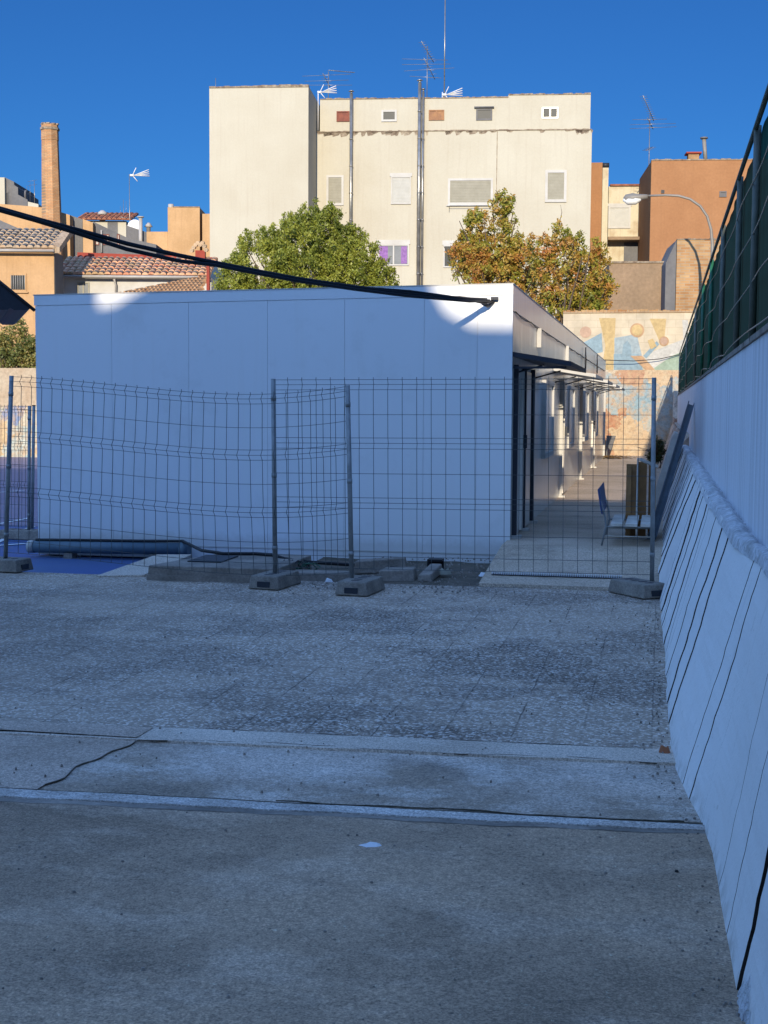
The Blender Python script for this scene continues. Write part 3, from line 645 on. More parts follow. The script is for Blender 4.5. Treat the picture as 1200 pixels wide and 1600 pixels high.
# ------------------------------------------------------------------ temporary fences
def fence_panel(label, A, B, zb, topA, topB, nw, sag=0.0, leanA=0, leanB=0, fold=.03, group='temporary fence panels', matw=None, rp=.021, nhalf=4, rw=.0029):
    """A,B feet of posts (Vector on ground); topA/topB tops"""
    t = thing('temporary_fence', label, 'fence panel', A, 0, group)
    for a, b_ in ((A, topA), (B, topB)):
        f_ = a+(b_-a)*.02; MB().tube([f_, b_], rp, 8).build('post', M['post'], t)
    dirn = (B-A); dirn.z = 0; dirn.normalize(); nrm = Vector((dirn.y, -dirn.x, 0))
    H = 1.0
    # levels as a fraction of height, fold offset
    lv = [(1.0, 0), (.975, 1), (.948, 0), (.82, 0), (.70, 0), (.672, 1), (.645, 0), (.515, 0), (.39, 0), (.362, 1), (.335, 0), (.20, 0), (.085, 0), (.02, 0)]
    def pt(s, h, f):
        a = A+(topA-A)*(zb+(1-zb-.005)*h); b_ = B+(topB-B)*(zb+(1-zb-.005)*h); p = a.lerp(b_, s)
        bump_ = math.sin(math.pi*s**1.7)**.9 if 0 < s < 1 else 0
        p.z -= sag*bump_*(.75+.25*h); p += nrm*(fold*f + .10*sag/.1*bump_*math.sin(h*3)*.4) ; p += dirn*(.025*sag/.1*math.sin(s*9+1)*(1-h)); return p
    mb = MB()
    for h, f in lv:
        mb.tube([pt(i/30, h, f) for i in range(31)], rw, 4, cap=False)
    for i in range(1, nw):
        s = i/nw; pp = [pt(s, h, f) for h, f in [(1.012, .3)]+lv]; mb.tube(pp, rw, 4, cap=False)
    mb.build('wire_mesh', matw or M['wire'], t)
    for h in (.9, .5, .12):
        for P0, P1 in ((A, topA), (B, topB)):
            c_ = P0+(P1-P0)*(zb+(1-zb)*h); MB().tube([c_-Vector((0, 0, .02)), c_+Vector((0, 0, .02))], rp+.003, 8).build('clip', M['post'], t)
    return t
HB = .12
def foot_at(u, v): return G(u, v, HB)
def toppt(foot, u, v):
    return PY(u, v, foot.y)
def foot_block(c, rot, label, sx=.15, sy=.26, sz=HB):
    t = thing('concrete_foot', label, 'fence foot', (c.x, c.y, 0), rot, 'concrete feet of the temporary fences')
    F = Frame.__new__(Frame); F.o = Vector((c.x, c.y, 0)); F.a = rot; F.ex = Vector((math.cos(rot), math.sin(rot), 0)); F.ey = Vector((-math.sin(rot), math.cos(rot), 0))
    x0, x1, y0, y1 = -sx, sx, -sy, sy
    mb = MB(); ins = .02
    mb.hexa([F.p(x0, y0, .002), F.p(x1, y0, .002), F.p(x1, y1, .002), F.p(x0, y1, .002)], [F.p(x0+ins, y0+ins, sz), F.p(x1-ins, y0+ins, sz), F.p(x1-ins, y1-ins, sz), F.p(x0+ins, y1-ins, sz)])
    mb.build('block', M['block'], t, bevel=.012)
    mb = MB()
    mb.box(F, -.06, .06, y0+.0, y0+.03, .02, .07); mb.build('hand_slot', M['darkmetal'], t)
    for k in (-.14, -.05, .06, .15): MB().box(F, -.035, .035, k-.018, k+.018, sz-.01, sz+.003).build('socket', M['darkmetal'], t)
    return t
HBs = HB
A0 = foot_at(8, 872); A1 = foot_at(550, 903); B0 = foot_at(430, 895); B1 = foot_at(1019, 908)
for q_ in (A0, A1, B0, B1): q_.z = .03
tA0 = PY(18, 587, A0.y); tA1 = PY(543, 602, A1.y); tB0 = PY(427, 592, B0.y); tB1 = PY(1022, 590, B1.y)
fence_panel('left temporary fence panel with sagging bent wire mesh in front of the white wall', A0, A1, .06, tA0, tA1, 30, sag=.10, fold=.03)
fence_panel('right temporary fence panel with straight wire mesh across the walkway entrance', B0, B1, .06, tB0, tB1, 26, sag=.0, fold=-.03)
foot_block(Vector((A0.x-.03, A0.y, 0)), R(83), 'dark concrete foot under the leftmost fence post')
foot_block(Vector((B0.x, B0.y, 0)), R(-8), 'concrete foot under the post standing left of the overlap')
foot_block(Vector((A1.x+.08, A1.y-.02, 0)), R(-6), 'concrete foot nearest the middle, under the leaning post right of the overlap')
foot_block(Vector((B1.x-.11, B1.y-.02, 0)), R(38), 'concrete foot against the sloped slabs under the rightmost post')
# far fence on the court
C1 = G(45, 840, -.1); C1.z = -.1; tC1 = PY(46, 634, C1.y); C0 = C1+Vector((-3.4, .9, 0)); tC0 = C0+(tC1-C1)
fence_panel('smaller temporary fence panel on the court, beyond the left panel', C0, C1, .06, tC0, tC1, 60, fold=.02, rw=.003)
t = thing('fence_post', 'single grey fence post standing next to the court fence panel beside the classroom', 'post', G(53, 838, -.1)); a = G(50, 838, -.12); b_ = PY(53, 634, a.y); MB().tube([a, b_], .021, 8).build('tube', M['post'], t)
MB().tube([b_, b_+Vector((0, 0, .01))], .024, 8).build('cap', M['black'], t)
cb_ = foot_block(Vector((C1.x-.06, C1.y, 0)), R(84), 'concrete foot of the court fence panel beyond the left post', sy=.30); cb_.location.z = -.118

# ------------------------------------------------------------------ kerbs, hatch slab, pipe, cable, debris at the fence line
fz = .13
a0 = G(228, 905, 0); a1 = G(432, 912, 0); dpt = 1.25
t = thing('concrete_hatch_slab', 'low concrete plinth with a metal hatch between the blue pipe and the fence foot', 'concrete slab', ((a0.x+a1.x)/2, a0.y+.5, 0))
x1 = G(426, 868, fz).x
bl = G(262, 868, fz); 
mb = MB(); mb.hexa([(a0.x, a0.y, -.1), (a1.x, a0.y, -.1), (a1.x+.02, a0.y+dpt, -.1), (a0.x+.35, a0.y+dpt, -.1)], [(a0.x+.02, a0.y+.01, fz), (a1.x, a0.y+.01, fz), (a1.x, a0.y+dpt, fz), (a0.x+.35, a0.y+dpt, fz)]); mb.build('plinth', M['kerb'], t, bevel=.01)
ha = G(290, 879, fz); hb = G(378, 868, fz)
MB().box(WORLD, ha.x, hb.x, ha.y+.05, ha.y+.6, fz+.002, fz+.012).build('hatch_lid', M['darkmetal'], t)
MB().box(WORLD, a0.x+.01, a1.x-.05, a0.y-.012, a0.y+.005, -.02, .045).build('footing', M['kerb'], t)
# pale diagonal kerb to the left of the plinth
p0, p1, p2, p3 = G(150, 901, .0), G(225, 901, .0), G(300, 869, .03), G(245, 869, .03)
mb = MB(); mb.hexa([(p.x, p.y, -.13) for p in (p0, p1, p2, p3)], [(p0.x, p0.y, .01), (p1.x, p1.y, .02), (p2.x, p2.y, .05), (p3.x, p3.y, .05)])
o = mb.build('slanted_kerb', M['strip'], None, loc=(p0.x, p0.y, 0), bevel=.008); tag(o, 'pale slanting kerb between the blue court and the hatch slab', 'kerb')
# blue grey pipe
pa, pb = G(52, 866, -.12), G(296, 868, -.02); rp = .068; pa.z = -.12+rp+.02; pb.z = .0+rp+.03; 
pb = PY(293, 858, yc-.13); pa = PY(50, 854, yc-.13)
t = thing('thick_pipe', 'thick blue-grey plastic pipe lying along the foot of the classroom wall', 'pipe', pa)
MB().tube([pa, pa.lerp(pb, .5), pb], rp, 20).build('tube', M['bluepvc'], t)
MB().tube([pb-(pb-pa).normalized()*.08, pb+(pb-pa).normalized()*.02], rp+.009, 20).build('collar', M['bluepvc'], t)
MB().tube([pa-(pb-pa).normalized()*.04, pa+(pb-pa).normalized()*.03], rp+.004, 20).build('end_cap', M['grey_slab'], t)
for (y_, z_) in ((.25, 0), (.8, 0)):
    c = pa.lerp(pb, y_); MB().box(WORLD, c.x-.05, c.x+.05, c.y-.07, c.y+.07, -.12, c.z-rp+.004).build('support', M['kerb'], t)
yk = pa.y-.02
cp = [(pa.x+.05, pa.y, pa.z+rp+.012), (pa.lerp(pb, .5).x, pb.y, pa.lerp(pb, .5).z+rp+.012)]
pts = [Vector(cp[0]), pa.lerp(pb, .3)+Vector((0, 0, rp+.014)), pa.lerp(pb, .6)+Vector((0, 0, rp+.014)), pa.lerp(pb, .97)+Vector((0, 0, rp+.02))]
for u, v in ((315, 860), (350, 865), (400, 865), (425, 867), (445, 873), (480, 878), (540, 882), (600, 886), (640, 889)):
    q_ = G(u, v, .15 if u < 430 else .13 if u < 460 else .09 if u < 500 else .06 if u < 560 else .02); q_.y = min(q_.y, yc-.07); pts.append(q_)
o = MB().tube(pts, .017, 8).build('ground_cable', M['black'], None, loc=pts[0]); tag(o, 'black cable lying on the blue pipe and running along the wall foot', 'cable')
for k, (u, v, col) in enumerate(((455, 884, 'black'), (468, 887, 'green'))):
    c = PY(u, v, a0.y+.7); pts = []
    for i in range(26):
        a = i*.55; r_ = .03+.05*random.random(); pts.append(c+Vector((r_*math.cos(a)*1.6-.05+i*.006, r_*math.sin(a), .035*math.sin(i*1.3)+.02)))
    o = MB().tube(pts, .006, 5).build('loose_wire', M[col], None, loc=c); tag(o, ('tangle of thin black wire' if k == 0 else 'thin green wire twisted up')+' on the soil behind the fence feet', 'wire')
# kerb pieces
ks = [((448, 905), (548, 908), .07, .22, 'kerb stone between the two middle fence feet'), ((590, 905), (648, 905), .09, .25, 'kerb stone right of the middle fence foot'), ((552, 893), (635, 889), .11, .14, 'low flat kerb stone against the classroom wall')]
for (ua, va), (ub, vb), h, d, lab in ks:
    a, b_ = G(ua, va, 0), G(ub, vb, 0); mb = MB()
    n = 8
    mb.hexa([(a.x, a.y, -.03), (b_.x, b_.y, -.03), (b_.x-.02, b_.y+d, -.03), (a.x+.02, a.y+d, -.03)], [(a.x+.01, a.y+.01, h*.9), (b_.x-.02, b_.y+.015, h), (b_.x-.03, b_.y+d, h), (a.x+.03, a.y+d, h)])
    o = mb.build('kerb_stone', M['kerb'], None, loc=(a.x, a.y, 0), bevel=.012); tag(o, lab, 'kerb stone', 'kerb stones in front of the classroom')
a, b_ = G(652, 906, 0), G(682, 895, 0)
mb = MB(); mb.hexa([(a.x, a.y, -.02), (a.x+.14, a.y, -.02), (b_.x+.04, b_.y+.1, -.02), (b_.x-.09, b_.y+.1, -.02)], [(a.x+.01, a.y+.01, .05), (a.x+.13, a.y+.01, .06), (b_.x+.04, b_.y+.1, .08), (b_.x-.08, b_.y+.1, .08)])
o = mb.build('kerb_stone', M['kerb'], None, loc=(a.x, a.y, 0), bevel=.015); tag(o, 'tilted kerb stone running back towards the black box', 'kerb stone', 'kerb stones in front of the classroom')
c = G(678, 893, -.03); o = MB().box(WORLD, c.x-.07, c.x+.08, c.y+.1, c.y+.14, -.03, .09).box(WORLD, c.x-.07, c.x+.08, c.y+.0, c.y+.1, .07, .09).box(WORLD, c.x-.07, c.x-.05, c.y, c.y+.1, -.03, .07).build('open_box', M['black'], None, loc=c); tag(o, 'small open black box on the soil near the ramp', 'box')
def scrap(name, label, cat, u, v, z, r, m, h=.02, seed=1):
    c = G(u, v, z); rn = random.Random(seed); k = 7; b = []; tt = []
    for i in range(k):
        a = 2*math.pi*i/k; q_ = r*rn.uniform(.6, 1.2); b.append((c.x+q_*math.cos(a)*1.5, c.y+q_*math.sin(a), z)); tt.append((c.x+q_*.6*math.cos(a)*1.5, c.y+q_*.6*math.sin(a), z+h*rn.uniform(.6, 1.3)))
    o = MB().hexa(b, tt).build(name, m, None, loc=c); return tag(o, label, cat)
scrap('paper_scrap', 'crumpled pale scrap beside the black box', 'litter', 692, 897, 0, .05, M['shutter'], .05, 2)
scrap('paper_scrap', 'small white scrap at the left corner of the ramp', 'litter', 755, 900, 0, .045, M['paper'], .03, 3)
scrap('paper_scrap', 'tiny white lump between the middle fence feet', 'litter', 515, 909, 0, .03, M['paper'], .03, 4)
scrap('paper_scrap', 'white plaster flake on the near concrete just beyond the middle', 'litter', 579, 1321, ZY, .032, M['paper'], .006, 5)
scrap('stone', 'brown pebble against the sloped slabs at the end of the pale strip', 'stone', 1037, 1176, 0, .02, M['terracotta'], .03, 6)
scrap('stone', 'dark pebble on the concrete close to the nearest slabs', 'stone', 1057, 1363, ZY, .008, M['black'], .01, 7)
# grit
mb = MB(); rn = random.Random(11)
for i in range(900):
    if i < 350: x, y, z = rn.uniform(-3.0, -1.2), rn.uniform(YE-.4, yc-.05), .0
    elif i < 500: y = rn.uniform(3.2, 11); x = basex(y)-abs(rn.gauss(0, .05))-.01; z = 0 if y > 6 else ZY
    else: y = rn.uniform(3, 12); x = rn.uniform(-3.4, .1); z = 0 if y > yline(*L4, 0, x) else ZY
    r_ = rn.uniform(.003, .008)*(1.6 if i < 350 else 1); k = 5; off = rn.random()*6
    b = [(x+r_*math.cos(off+j*1.257)*rn.uniform(.7, 1.4), y+r_*math.sin(off+j*1.257), z-.004) for j in range(k)]; tt = [(x+(p[0]-x)*.5, y+(p[1]-y)*.5, z+r_*1.0) for p in b]; mb.hexa(b, tt)
o = mb.build('grit', M['kerb']); tag(o, 'scattered grit and small stones on the concrete and soil', 'grit', kind='stuff')

# ------------------------------------------------------------------ trees
def tree(name, label, cx, cy, lobes, z0, leafm, n, size, trunk_r, seed, up_bias=.4, gaps=.25, bare=0, group=None):
    rn = random.Random(seed); t = thing(name, label, 'tree', (cx, cy, -.1), 0, group)
    mb = MB(); tints = []
    # twig clumps over the volume of each lobe
    clumps = []
    for (lx_, ly_, lz, rx, ry, rz, wgt) in lobes:
        for i in range(int(wgt)):
            d = Vector((rn.gauss(0, 1), rn.gauss(0, 1), rn.gauss(0, 1))).normalized(); rr = rn.uniform(.35, 1)**.45
            q_ = noise.noise(d*2.1+Vector((seed, 0, 0)))*.22+noise.noise(d*5+Vector((0, seed, 0)))*.14
            clumps.append((Vector((cx+lx_+d.x*rx*(rr+q_), cy+ly_+d.y*ry*(rr+q_), lz+d.z*rz*(rr+q_))), d))
    per = max(1, n//len(clumps))
    for c, d in clumps:
        if rn.random() < gaps*.5: continue
        ax_ = (d*(1-up_bias)+Vector((rn.gauss(0, .25), rn.gauss(0, .25), up_bias*1.4))).normalized(); ln = rn.uniform(.25, .6)*size*4.5; tint = rn.random()
        for j in range(per):
            s = rn.random(); p = c+ax_*ln*(s-.4)+Vector((rn.gauss(0, 1), rn.gauss(0, 1), rn.gauss(0, 1)))*size*.75*(1-s*.6)
            a = Vector((rn.gauss(0, 1), rn.gauss(0, 1), rn.gauss(0, 1)))+ax_*.6; a.normalize(); b_ = a.cross(Vector((rn.gauss(0, 1), rn.gauss(0, 1), rn.gauss(0, 1)))).normalized()
            l = size*rn.uniform(.6, 1.15); w_ = l*.45
            k = len(mb.v); mb.v += [p-a*l*.5, p+b_*w_*.5, p+a*l*.5, p-b_*w_*.5]; mb.f.append((k, k+1, k+2, k+3)); mb.sm.append(False); tints.append(min(1, max(0, tint*.6+rn.random()*.5)))
    o = mb.build('crown', leafm, t)
    at = o.data.attributes.new('tint', 'FLOAT', 'FACE'); at.data.foreach_set('value', tints)
    tb = MB(); top = Vector((cx, cy, z0)); tb.tube([(cx, cy, -.1), (cx+.1, cy, z0*.6), top], [trunk_r*1.3, trunk_r, trunk_r*.8], 9); 
    tb.build('trunk', M['bark'], t)
    lb = MB()
    for i in range(34):
        c, d = rn.choice(clumps); mid = top.lerp(c, .5)+Vector((rn.gauss(0, .2), rn.gauss(0, .2), .15)); lb.tube([top, mid, c+(d*.35 if bare and i % 3 == 0 else Vector())], [trunk_r*.5, trunk_r*.25, .012], 5)
    for i in range(bare):
        c, d = rn.choice(clumps); dd = (d+Vector((0, 0, .5))).normalized(); e = c+dd*rn.uniform(.3, .7); lb.tube([c, c.lerp(e, .5)+Vector((rn.gauss(0, .05), 0, rn.gauss(0, .05))), e], [.015, .01, .005], 4)
    lb.build('branches', M['bark'], t); return t
def at(u, v, y): return PY(u, v, y)
# green tree
yt = 46; c = at(478, 460, yt); s = yt/FPX*1.02
def lob(c, u, v, ru, rv, y, w, dy=0):
    q_ = at(u, v, y); return (q_.x-c.x, dy, q_.z, ru*s, ru*s*.9, rv*s, w)
tree('evergreen_tree', 'dense rounded dark green tree rising behind the classroom roof in front of the white block', c.x, yt, [
    lob(c, 488, 408, 78, 82, yt, 520), lob(c, 480, 440, 60, 60, yt, 300), lob(c, 415, 425, 58, 66, yt, 330), lob(c, 372, 450, 34, 52, yt, 180), lob(c, 550, 428, 54, 65, yt, 330), lob(c, 592, 450, 28, 46, yt, 140), lob(c, 470, 352, 26, 24, yt, 40), lob(c, 518, 350, 26, 26, yt, 40), lob(c, 440, 368, 20, 20, yt, 25), lob(c, 540, 370, 18, 20, yt, 22), lob(c, 480, 500, 120, 60, yt, 260)],
    3.2, M['leafg'], 110000, .11, .2, 5, up_bias=.6, gaps=.0)
yt = 44; c = at(780, 450, yt); s = yt/FPX*1.02
tree('autumn_tree', 'orange and green autumn tree with a tall spiky crown behind the classroom corner', c.x, yt, [
    lob(c, 768, 400, 44, 40, yt, 130), lob(c, 735, 405, 34, 30, yt, 60), lob(c, 745, 355, 22, 26, yt, 34), lob(c, 790, 345, 22, 36, yt, 44), lob(c, 726, 380, 14, 22, yt, 16), lob(c, 788, 320, 14, 16, yt, 16), lob(c, 775, 445, 62, 38, yt, 130), lob(c, 815, 415, 24, 30, yt, 40), lob(c, 812, 392, 18, 22, yt, 20)],
    3.0, M['leafa'], 28000, .125, .15, 9, up_bias=.45, gaps=.45, bare=16)
yt = 42.2; c = at(885, 470, yt)
tree('autumn_tree', 'browner autumn tree with bare twig tips hanging over the mural wall', c.x, yt, [
    lob(c, 880, 430, 50, 48, yt, 150), lob(c, 845, 395, 26, 30, yt, 45), lob(c, 872, 372, 16, 22, yt, 18), lob(c, 918, 440, 34, 42, yt, 80), lob(c, 900, 385, 14, 22, yt, 14), lob(c, 935, 400, 12, 24, yt, 12), lob(c, 925, 480, 28, 24, yt, 44), lob(c, 870, 480, 50, 30, yt, 80), lob(c, 952, 445, 14, 16, yt, 12), lob(c, 912, 492, 34, 22, yt, 60), lob(c, 875, 503, 36, 22, yt, 50)],
    2.8, M['leafa'], 28000, .125, .14, 21, up_bias=.3, gaps=.5, bare=40)
yt = 46.5; c = at(20, 560, yt); s = yt/FPX*1.02
tree('hedge_bush', 'yellow green bush behind the left graffiti wall below the ochre house', c.x, yt, [
    lob(c, 25, 560, 34, 40, yt, 130), lob(c, 28, 515, 12, 16, yt, 16), lob(c, -10, 550, 34, 44, yt, 110), lob(c, 50, 560, 20, 34, yt, 50)],
    1.5, M['leafb'], 12000, .13, .08, 31, up_bias=.5, gaps=.3)
# weed at the wall foot by the mural
yt = 33; c = at(1027, 705, yt); s = yt/FPX
tree('dark_shrub', 'small dark shrub growing at the foot of the right wall near the mural', c.x, yt, [lob(c, 1029, 702, 6, 16, yt, 40), lob(c, 1022, 714, 7, 6, yt, 24)], .5, M['weed'], 2600, .07, .02, 41)

# ------------------------------------------------------------------ mural wall
YM = 41.0
mxl, mxr = PY(880, 500, YM).x, PY(1112, 500, YM).x; mzt = PY(980, 489, YM).z
def graffiti(name, cs, scale):
    m, nt, b, P = new(name); v = nn(nt, 'ShaderNodeTexVoronoi'); v.inputs['Scale'].default_value = scale
    w_ = nn(nt, 'ShaderNodeTexNoise'); w_.inputs['Scale'].default_value = 2.5; w_.inputs['Detail'].default_value = 5; L(nt, P, w_.inputs['Vector'])
    vm = nn(nt, 'ShaderNodeVectorMath', operation='MULTIPLY_ADD'); L(nt, w_.outputs['Color'], vm.inputs[0]); vm.inputs[1].default_value = (1.1, 1.1, 1.1); L(nt, P, vm.inputs[2]); L(nt, vm.outputs[0], v.inputs['Vector'])
    s_ = nn(nt, 'ShaderNodeSeparateColor'); L(nt, v.outputs['Color'], s_.inputs[0]); r_ = ramp(nt, s_.outputs[0], [(p, kc(c)) for p, c in cs])
    g = noise_n(nt, P, 4, 7, .7); col = mix(nt, ramp(nt, g, [(.42, 0.0), (.6, .8)]), r_, (.42, .29, .17)); h = noise_n(nt, P, 14, 5, .7); col = mix(nt, .5, col, ramp(nt, h, [(.3, .3), (.55, 1.05)]), 'MULTIPLY')
    L(nt, col, b.inputs['Base Color']); b.inputs['Roughness'].default_value = .9; bumpn(nt, b, h, .6, .03); return m
K = .66
M['mural_low'] = graffiti('faded graffiti', [(0, (.70, .56, .36)), (.3, (.66, .50, .32)), (.5, (.52, .24, .13)), (.65, (.70, .60, .42)), (.82, (.40, .50, .52)), (.92, (.72, .66, .5)), (1, (.26, .42, .50))], 1.1)
M['mural_left'] = graffiti('left graffiti', [(0, (.75, .62, .40)), (.35, (.70, .45, .16)), (.55, (.78, .72, .55)), (.72, (.25, .52, .58)), (.85, (.75, .68, .5)), (1, (.2, .3, .5))], 1.4)
M['mural_base'] = brickmat('painted block wall', (.80, .69, .50), (.76, .65, .46), (.68, .57, .40), rows=.22, w=.45, size=.009)
def paint(n, c): return mat('mural '+n, c, tuple(x*.82 for x in c), scale=1.6, fine=10, finev=.35, rough=.9)
t = thing('mural_wall', 'sunlit end wall painted with abstract blue, orange and cream shapes', 'wall', ((mxl+mxr)/2, YM, 0))
zs = PY(980, 578, YM).z
MB().box(WORLD, mxl, mxr, YM, YM+.3, zs, mzt).build('upper_wall', M['mural_base'], t)
MB().box(WORLD, mxl, mxr, YM-.03, YM+.3, -.1, zs-.002).build('lower_wall', M['mural_low'], t)
# ragged brick coping
mb = MB(); n = 40
for i in range(n):
    x0 = mxl+(mxr-mxl)*i/n; x1 = mxl+(mxr-mxl)*(i+1)/n; mb.box(WORLD, x0, x1-.004, YM-.03, YM+.3, mzt+.002, mzt+.06+.05*random.random())
mb.build('brick_coping', M['brickr'], t)
def poly(name, pts, m, k=1):
    d = .005*k; P_ = [PY(u, v, YM) for u, v in pts]
    # wind to face the viewer and give the paint film a real thickness
    MB().hexa([(p.x, YM-.0005, p.z) for p in P_], [(p.x, YM-d, p.z) for p in P_]).build(name, m, t)
def circ(u, v, r, n=22): return [(u+r*math.cos(2*math.pi*i/n), v+r*math.sin(2*math.pi*i/n)) for i in range(n)]
pb1, pb2, por, ppk, pyl, pgr, pwh = paint('pale blue', (.50, .60, .62)), paint('blue', (.38, .52, .58)), paint('orange', (.72, .46, .26)), paint('salmon', (.70, .48, .34)), paint('yellow', (.78, .58, .28)), paint('green', (.46, .58, .44)), paint('white', (.78, .76, .68))
poly('painted_shape', [(912, 535), (940, 520), (942, 550), (918, 556)], pb2)
poly('painted_shape', [(936, 497), (962, 497), (958, 578), (940, 578), (946, 540)], pyl, 1.4)
poly('painted_shape', [(960, 528), (995, 522), (1004, 560), (1000, 578), (960, 578)], pb1, 1.8)
poly('painted_shape', [(959, 553), (998, 553), (1005, 579), (959, 579)], pb2, 2.4)
poly('painted_shape', [(972, 553), (974, 538), (980, 532), (986, 540), (987, 555)], pb2, 3.2)
poly('painted_shape', [(985, 556), (1003, 556), (1024, 579), (1010, 579)], por, 3.8)
poly('painted_shape', [(1015, 498), (1041, 498), (1038, 530), (1030, 532)], pyl, 1.4)
poly('painted_shape', [(1004, 556), (1042, 540), (1068, 530), (1066, 500), (1075, 500), (1080, 578), (1024, 578)], pwh, 1.0)
poly('painted_shape', [(1022, 575), (1050, 556), (1070, 548), (1070, 579), (1024, 579)], pgr, 2.2)
poly('painted_shape', [(1005, 556), (1026, 533), (1030, 538), (1010, 560)], pb2, 3.0)
poly('painted_disc', circ(995.5, 516, 11), por, 3.4); poly('painted_disc', circ(995.5, 516, 8.6), pyl, 4.2)
poly('painted_disc', circ(1037.5, 533, 7.6), por, 4.4); poly('painted_disc', circ(1037.5, 533, 5.8), ppk, 5.2)
poly('painted_disc', circ(915, 519, 9), ppk, 2.0)
poly('painted_shape', [(1012, 532), (1020, 529), (1026, 541), (1017, 546)], pyl, 4.8)
o = MB().tube([PY(930, 562, YM-.4), PY(990, 564, YM-.3), PY(1030, 561, YM-.2), PY(1062, 554, YM-.1)], .012, 5).build('thin_cable', M['black'], None, loc=PY(930, 562, YM-.4)); tag(o, 'thin dark cable strung across the mural wall', 'cable')
c = PY(954, 690, YM-1.2); o = MB().hexa([(c.x-.10, c.y, c.z-.15), (c.x+.02, c.y, c.z-.25), (c.x+.02, c.y+.3, c.z-.25), (c.x-.10, c.y+.3, c.z-.15)], [(c.x-.12, c.y, c.z+.17), (c.x+.14, c.y, c.z+.16), (c.x+.14, c.y+.3, c.z+.16), (c.x-.12, c.y+.3, c.z+.17)]).build('hanging_sign', M['greyr'], None, loc=c); tag(o, 'small dark tapered basket fixed at the far end of the classroom wall', 'basket')
# basket pole
c2 = PY(946, 690, YM-1.2); MB().tube([(c.x-.11, c.y+.15, WZ), (c.x-.11, c.y+.15, c.z+.1)], .02, 6).build('pole', M['post'], o)
o.name = 'bin_basket'
mb = MB(); rn = random.Random(4); cc = PY(948, 712, YM-2.5)
for i in range(500):
    x = cc.x+rn.gauss(0, .35); y = cc.y+rn.gauss(0, .3); k = rn.random()*6; r_ = .04; z = WZ+.01+.06*rn.random()
    mb.face([(x+r_*math.cos(k+j*1.57), y+r_*math.sin(k+j*1.57), z+.02*rn.random()) for j in range(4)])
o = mb.build('fallen_leaves', mat('dry leaves', (.45, .27, .08), (.3, .16, .05)), None); tag(o, 'drift of dry yellow leaves by the mural wall foot', 'leaves', kind='stuff')
# rubble end of the right wall, dark netting below fence at the far end
def rubble():
    m, nt, b, P = new('rubble masonry'); v = nn(nt, 'ShaderNodeTexVoronoi'); v.inputs['Scale'].default_value = 4.5; L(nt, P, v.inputs['Vector']); s_ = nn(nt, 'ShaderNodeSeparateColor'); L(nt, v.outputs['Color'], s_.inputs[0])
    col = ramp(nt, s_.outputs[0], [(0, (.40, .22, .15)), (.3, (.6, .52, .42)), (.6, (.32, .25, .2)), (1, (.68, .62, .52))]); g = noise_n(nt, P, 12, 5, .7); col = mix(nt, .7, col, ramp(nt, g, [(.3, .3), (.6, 1.0)]), 'MULTIPLY')
    L(nt, col, b.inputs['Base Color']); bumpn(nt, b, v.outputs['Distance'], .8, .05); b.inputs['Roughness'].default_value = .95; return m
M['rubble'] = rubble()
mb = MB(); n = 30
for i in range(n+1):
    for k in range(9):
        y = 22.5+ (40.9-22.5)*i/n; s_ = k/8; z = .15+s_*1.05; x = .02+s_*.33+.05*noise.noise(Vector((y*1.5, s_*3, 0)))+.03*noise.noise(Vector((y*6, s_*9, 0))); mb.v.append(Vector((x, y, z)))
for i in range(n):
    for k in range(8): a = i*9+k; mb.f.append((a, a+9, a+10, a+1)); mb.sm.append(False)
for k in range(8): mb.f.append((k, k+1, len(mb.v), len(mb.v))) if False else None
e = len(mb.v); mb.v += [Vector((.5, 22.5, .15)), Vector((.5, 22.5, 1.2))]; mb.f.append((0, 4, 8, e+1, e)); mb.sm.append(False)
mb.v += [Vector((.5, 40.9, 1.22))]; mb.f.append((8, n*9+8, e+2, e+1)); mb.sm.append(False)
o = mb.build('rubble_bank', M['rubble'], None, loc=(.1, 30, .15)); tag(o, 'bank of bare stones and broken plaster at the far foot of the right wall', 'rubble bank')
o = MB().box(WORLD, WXR-.12, WXR+.3, 39.52, 40.9, 0, 2.1).build('stone_pier', M['rubble'], None, loc=(WXR, 40, 0)); tag(o, 'rough brick pier between the white retaining wall and the mural', 'pier')

# left boundary wall
FL = Frame(20, 46, 0); xl, zt = FL.uv(20, 575)
t = fthing('graffiti_wall', 'sunlit boundary wall with faded graffiti across the court at the left', 'wall', FL)
a = FL.uv(-260, 600)[0]; b_ = FL.uv(200, 600)[0]; zm = FL.uv(20, 634)[1]
MB().box(FL, a, b_, 0, .3, zm, zt).build('upper_wall', mat('pale rough wall', (.74, .62, .44), (.62, .46, .3), scale=1.2, fine=9, finev=.4), t)
MB().box(FL, a, b_, -.03, .3, -.2, zm-.002).build('lower_wall', M['mural_left'], t)

K = 1
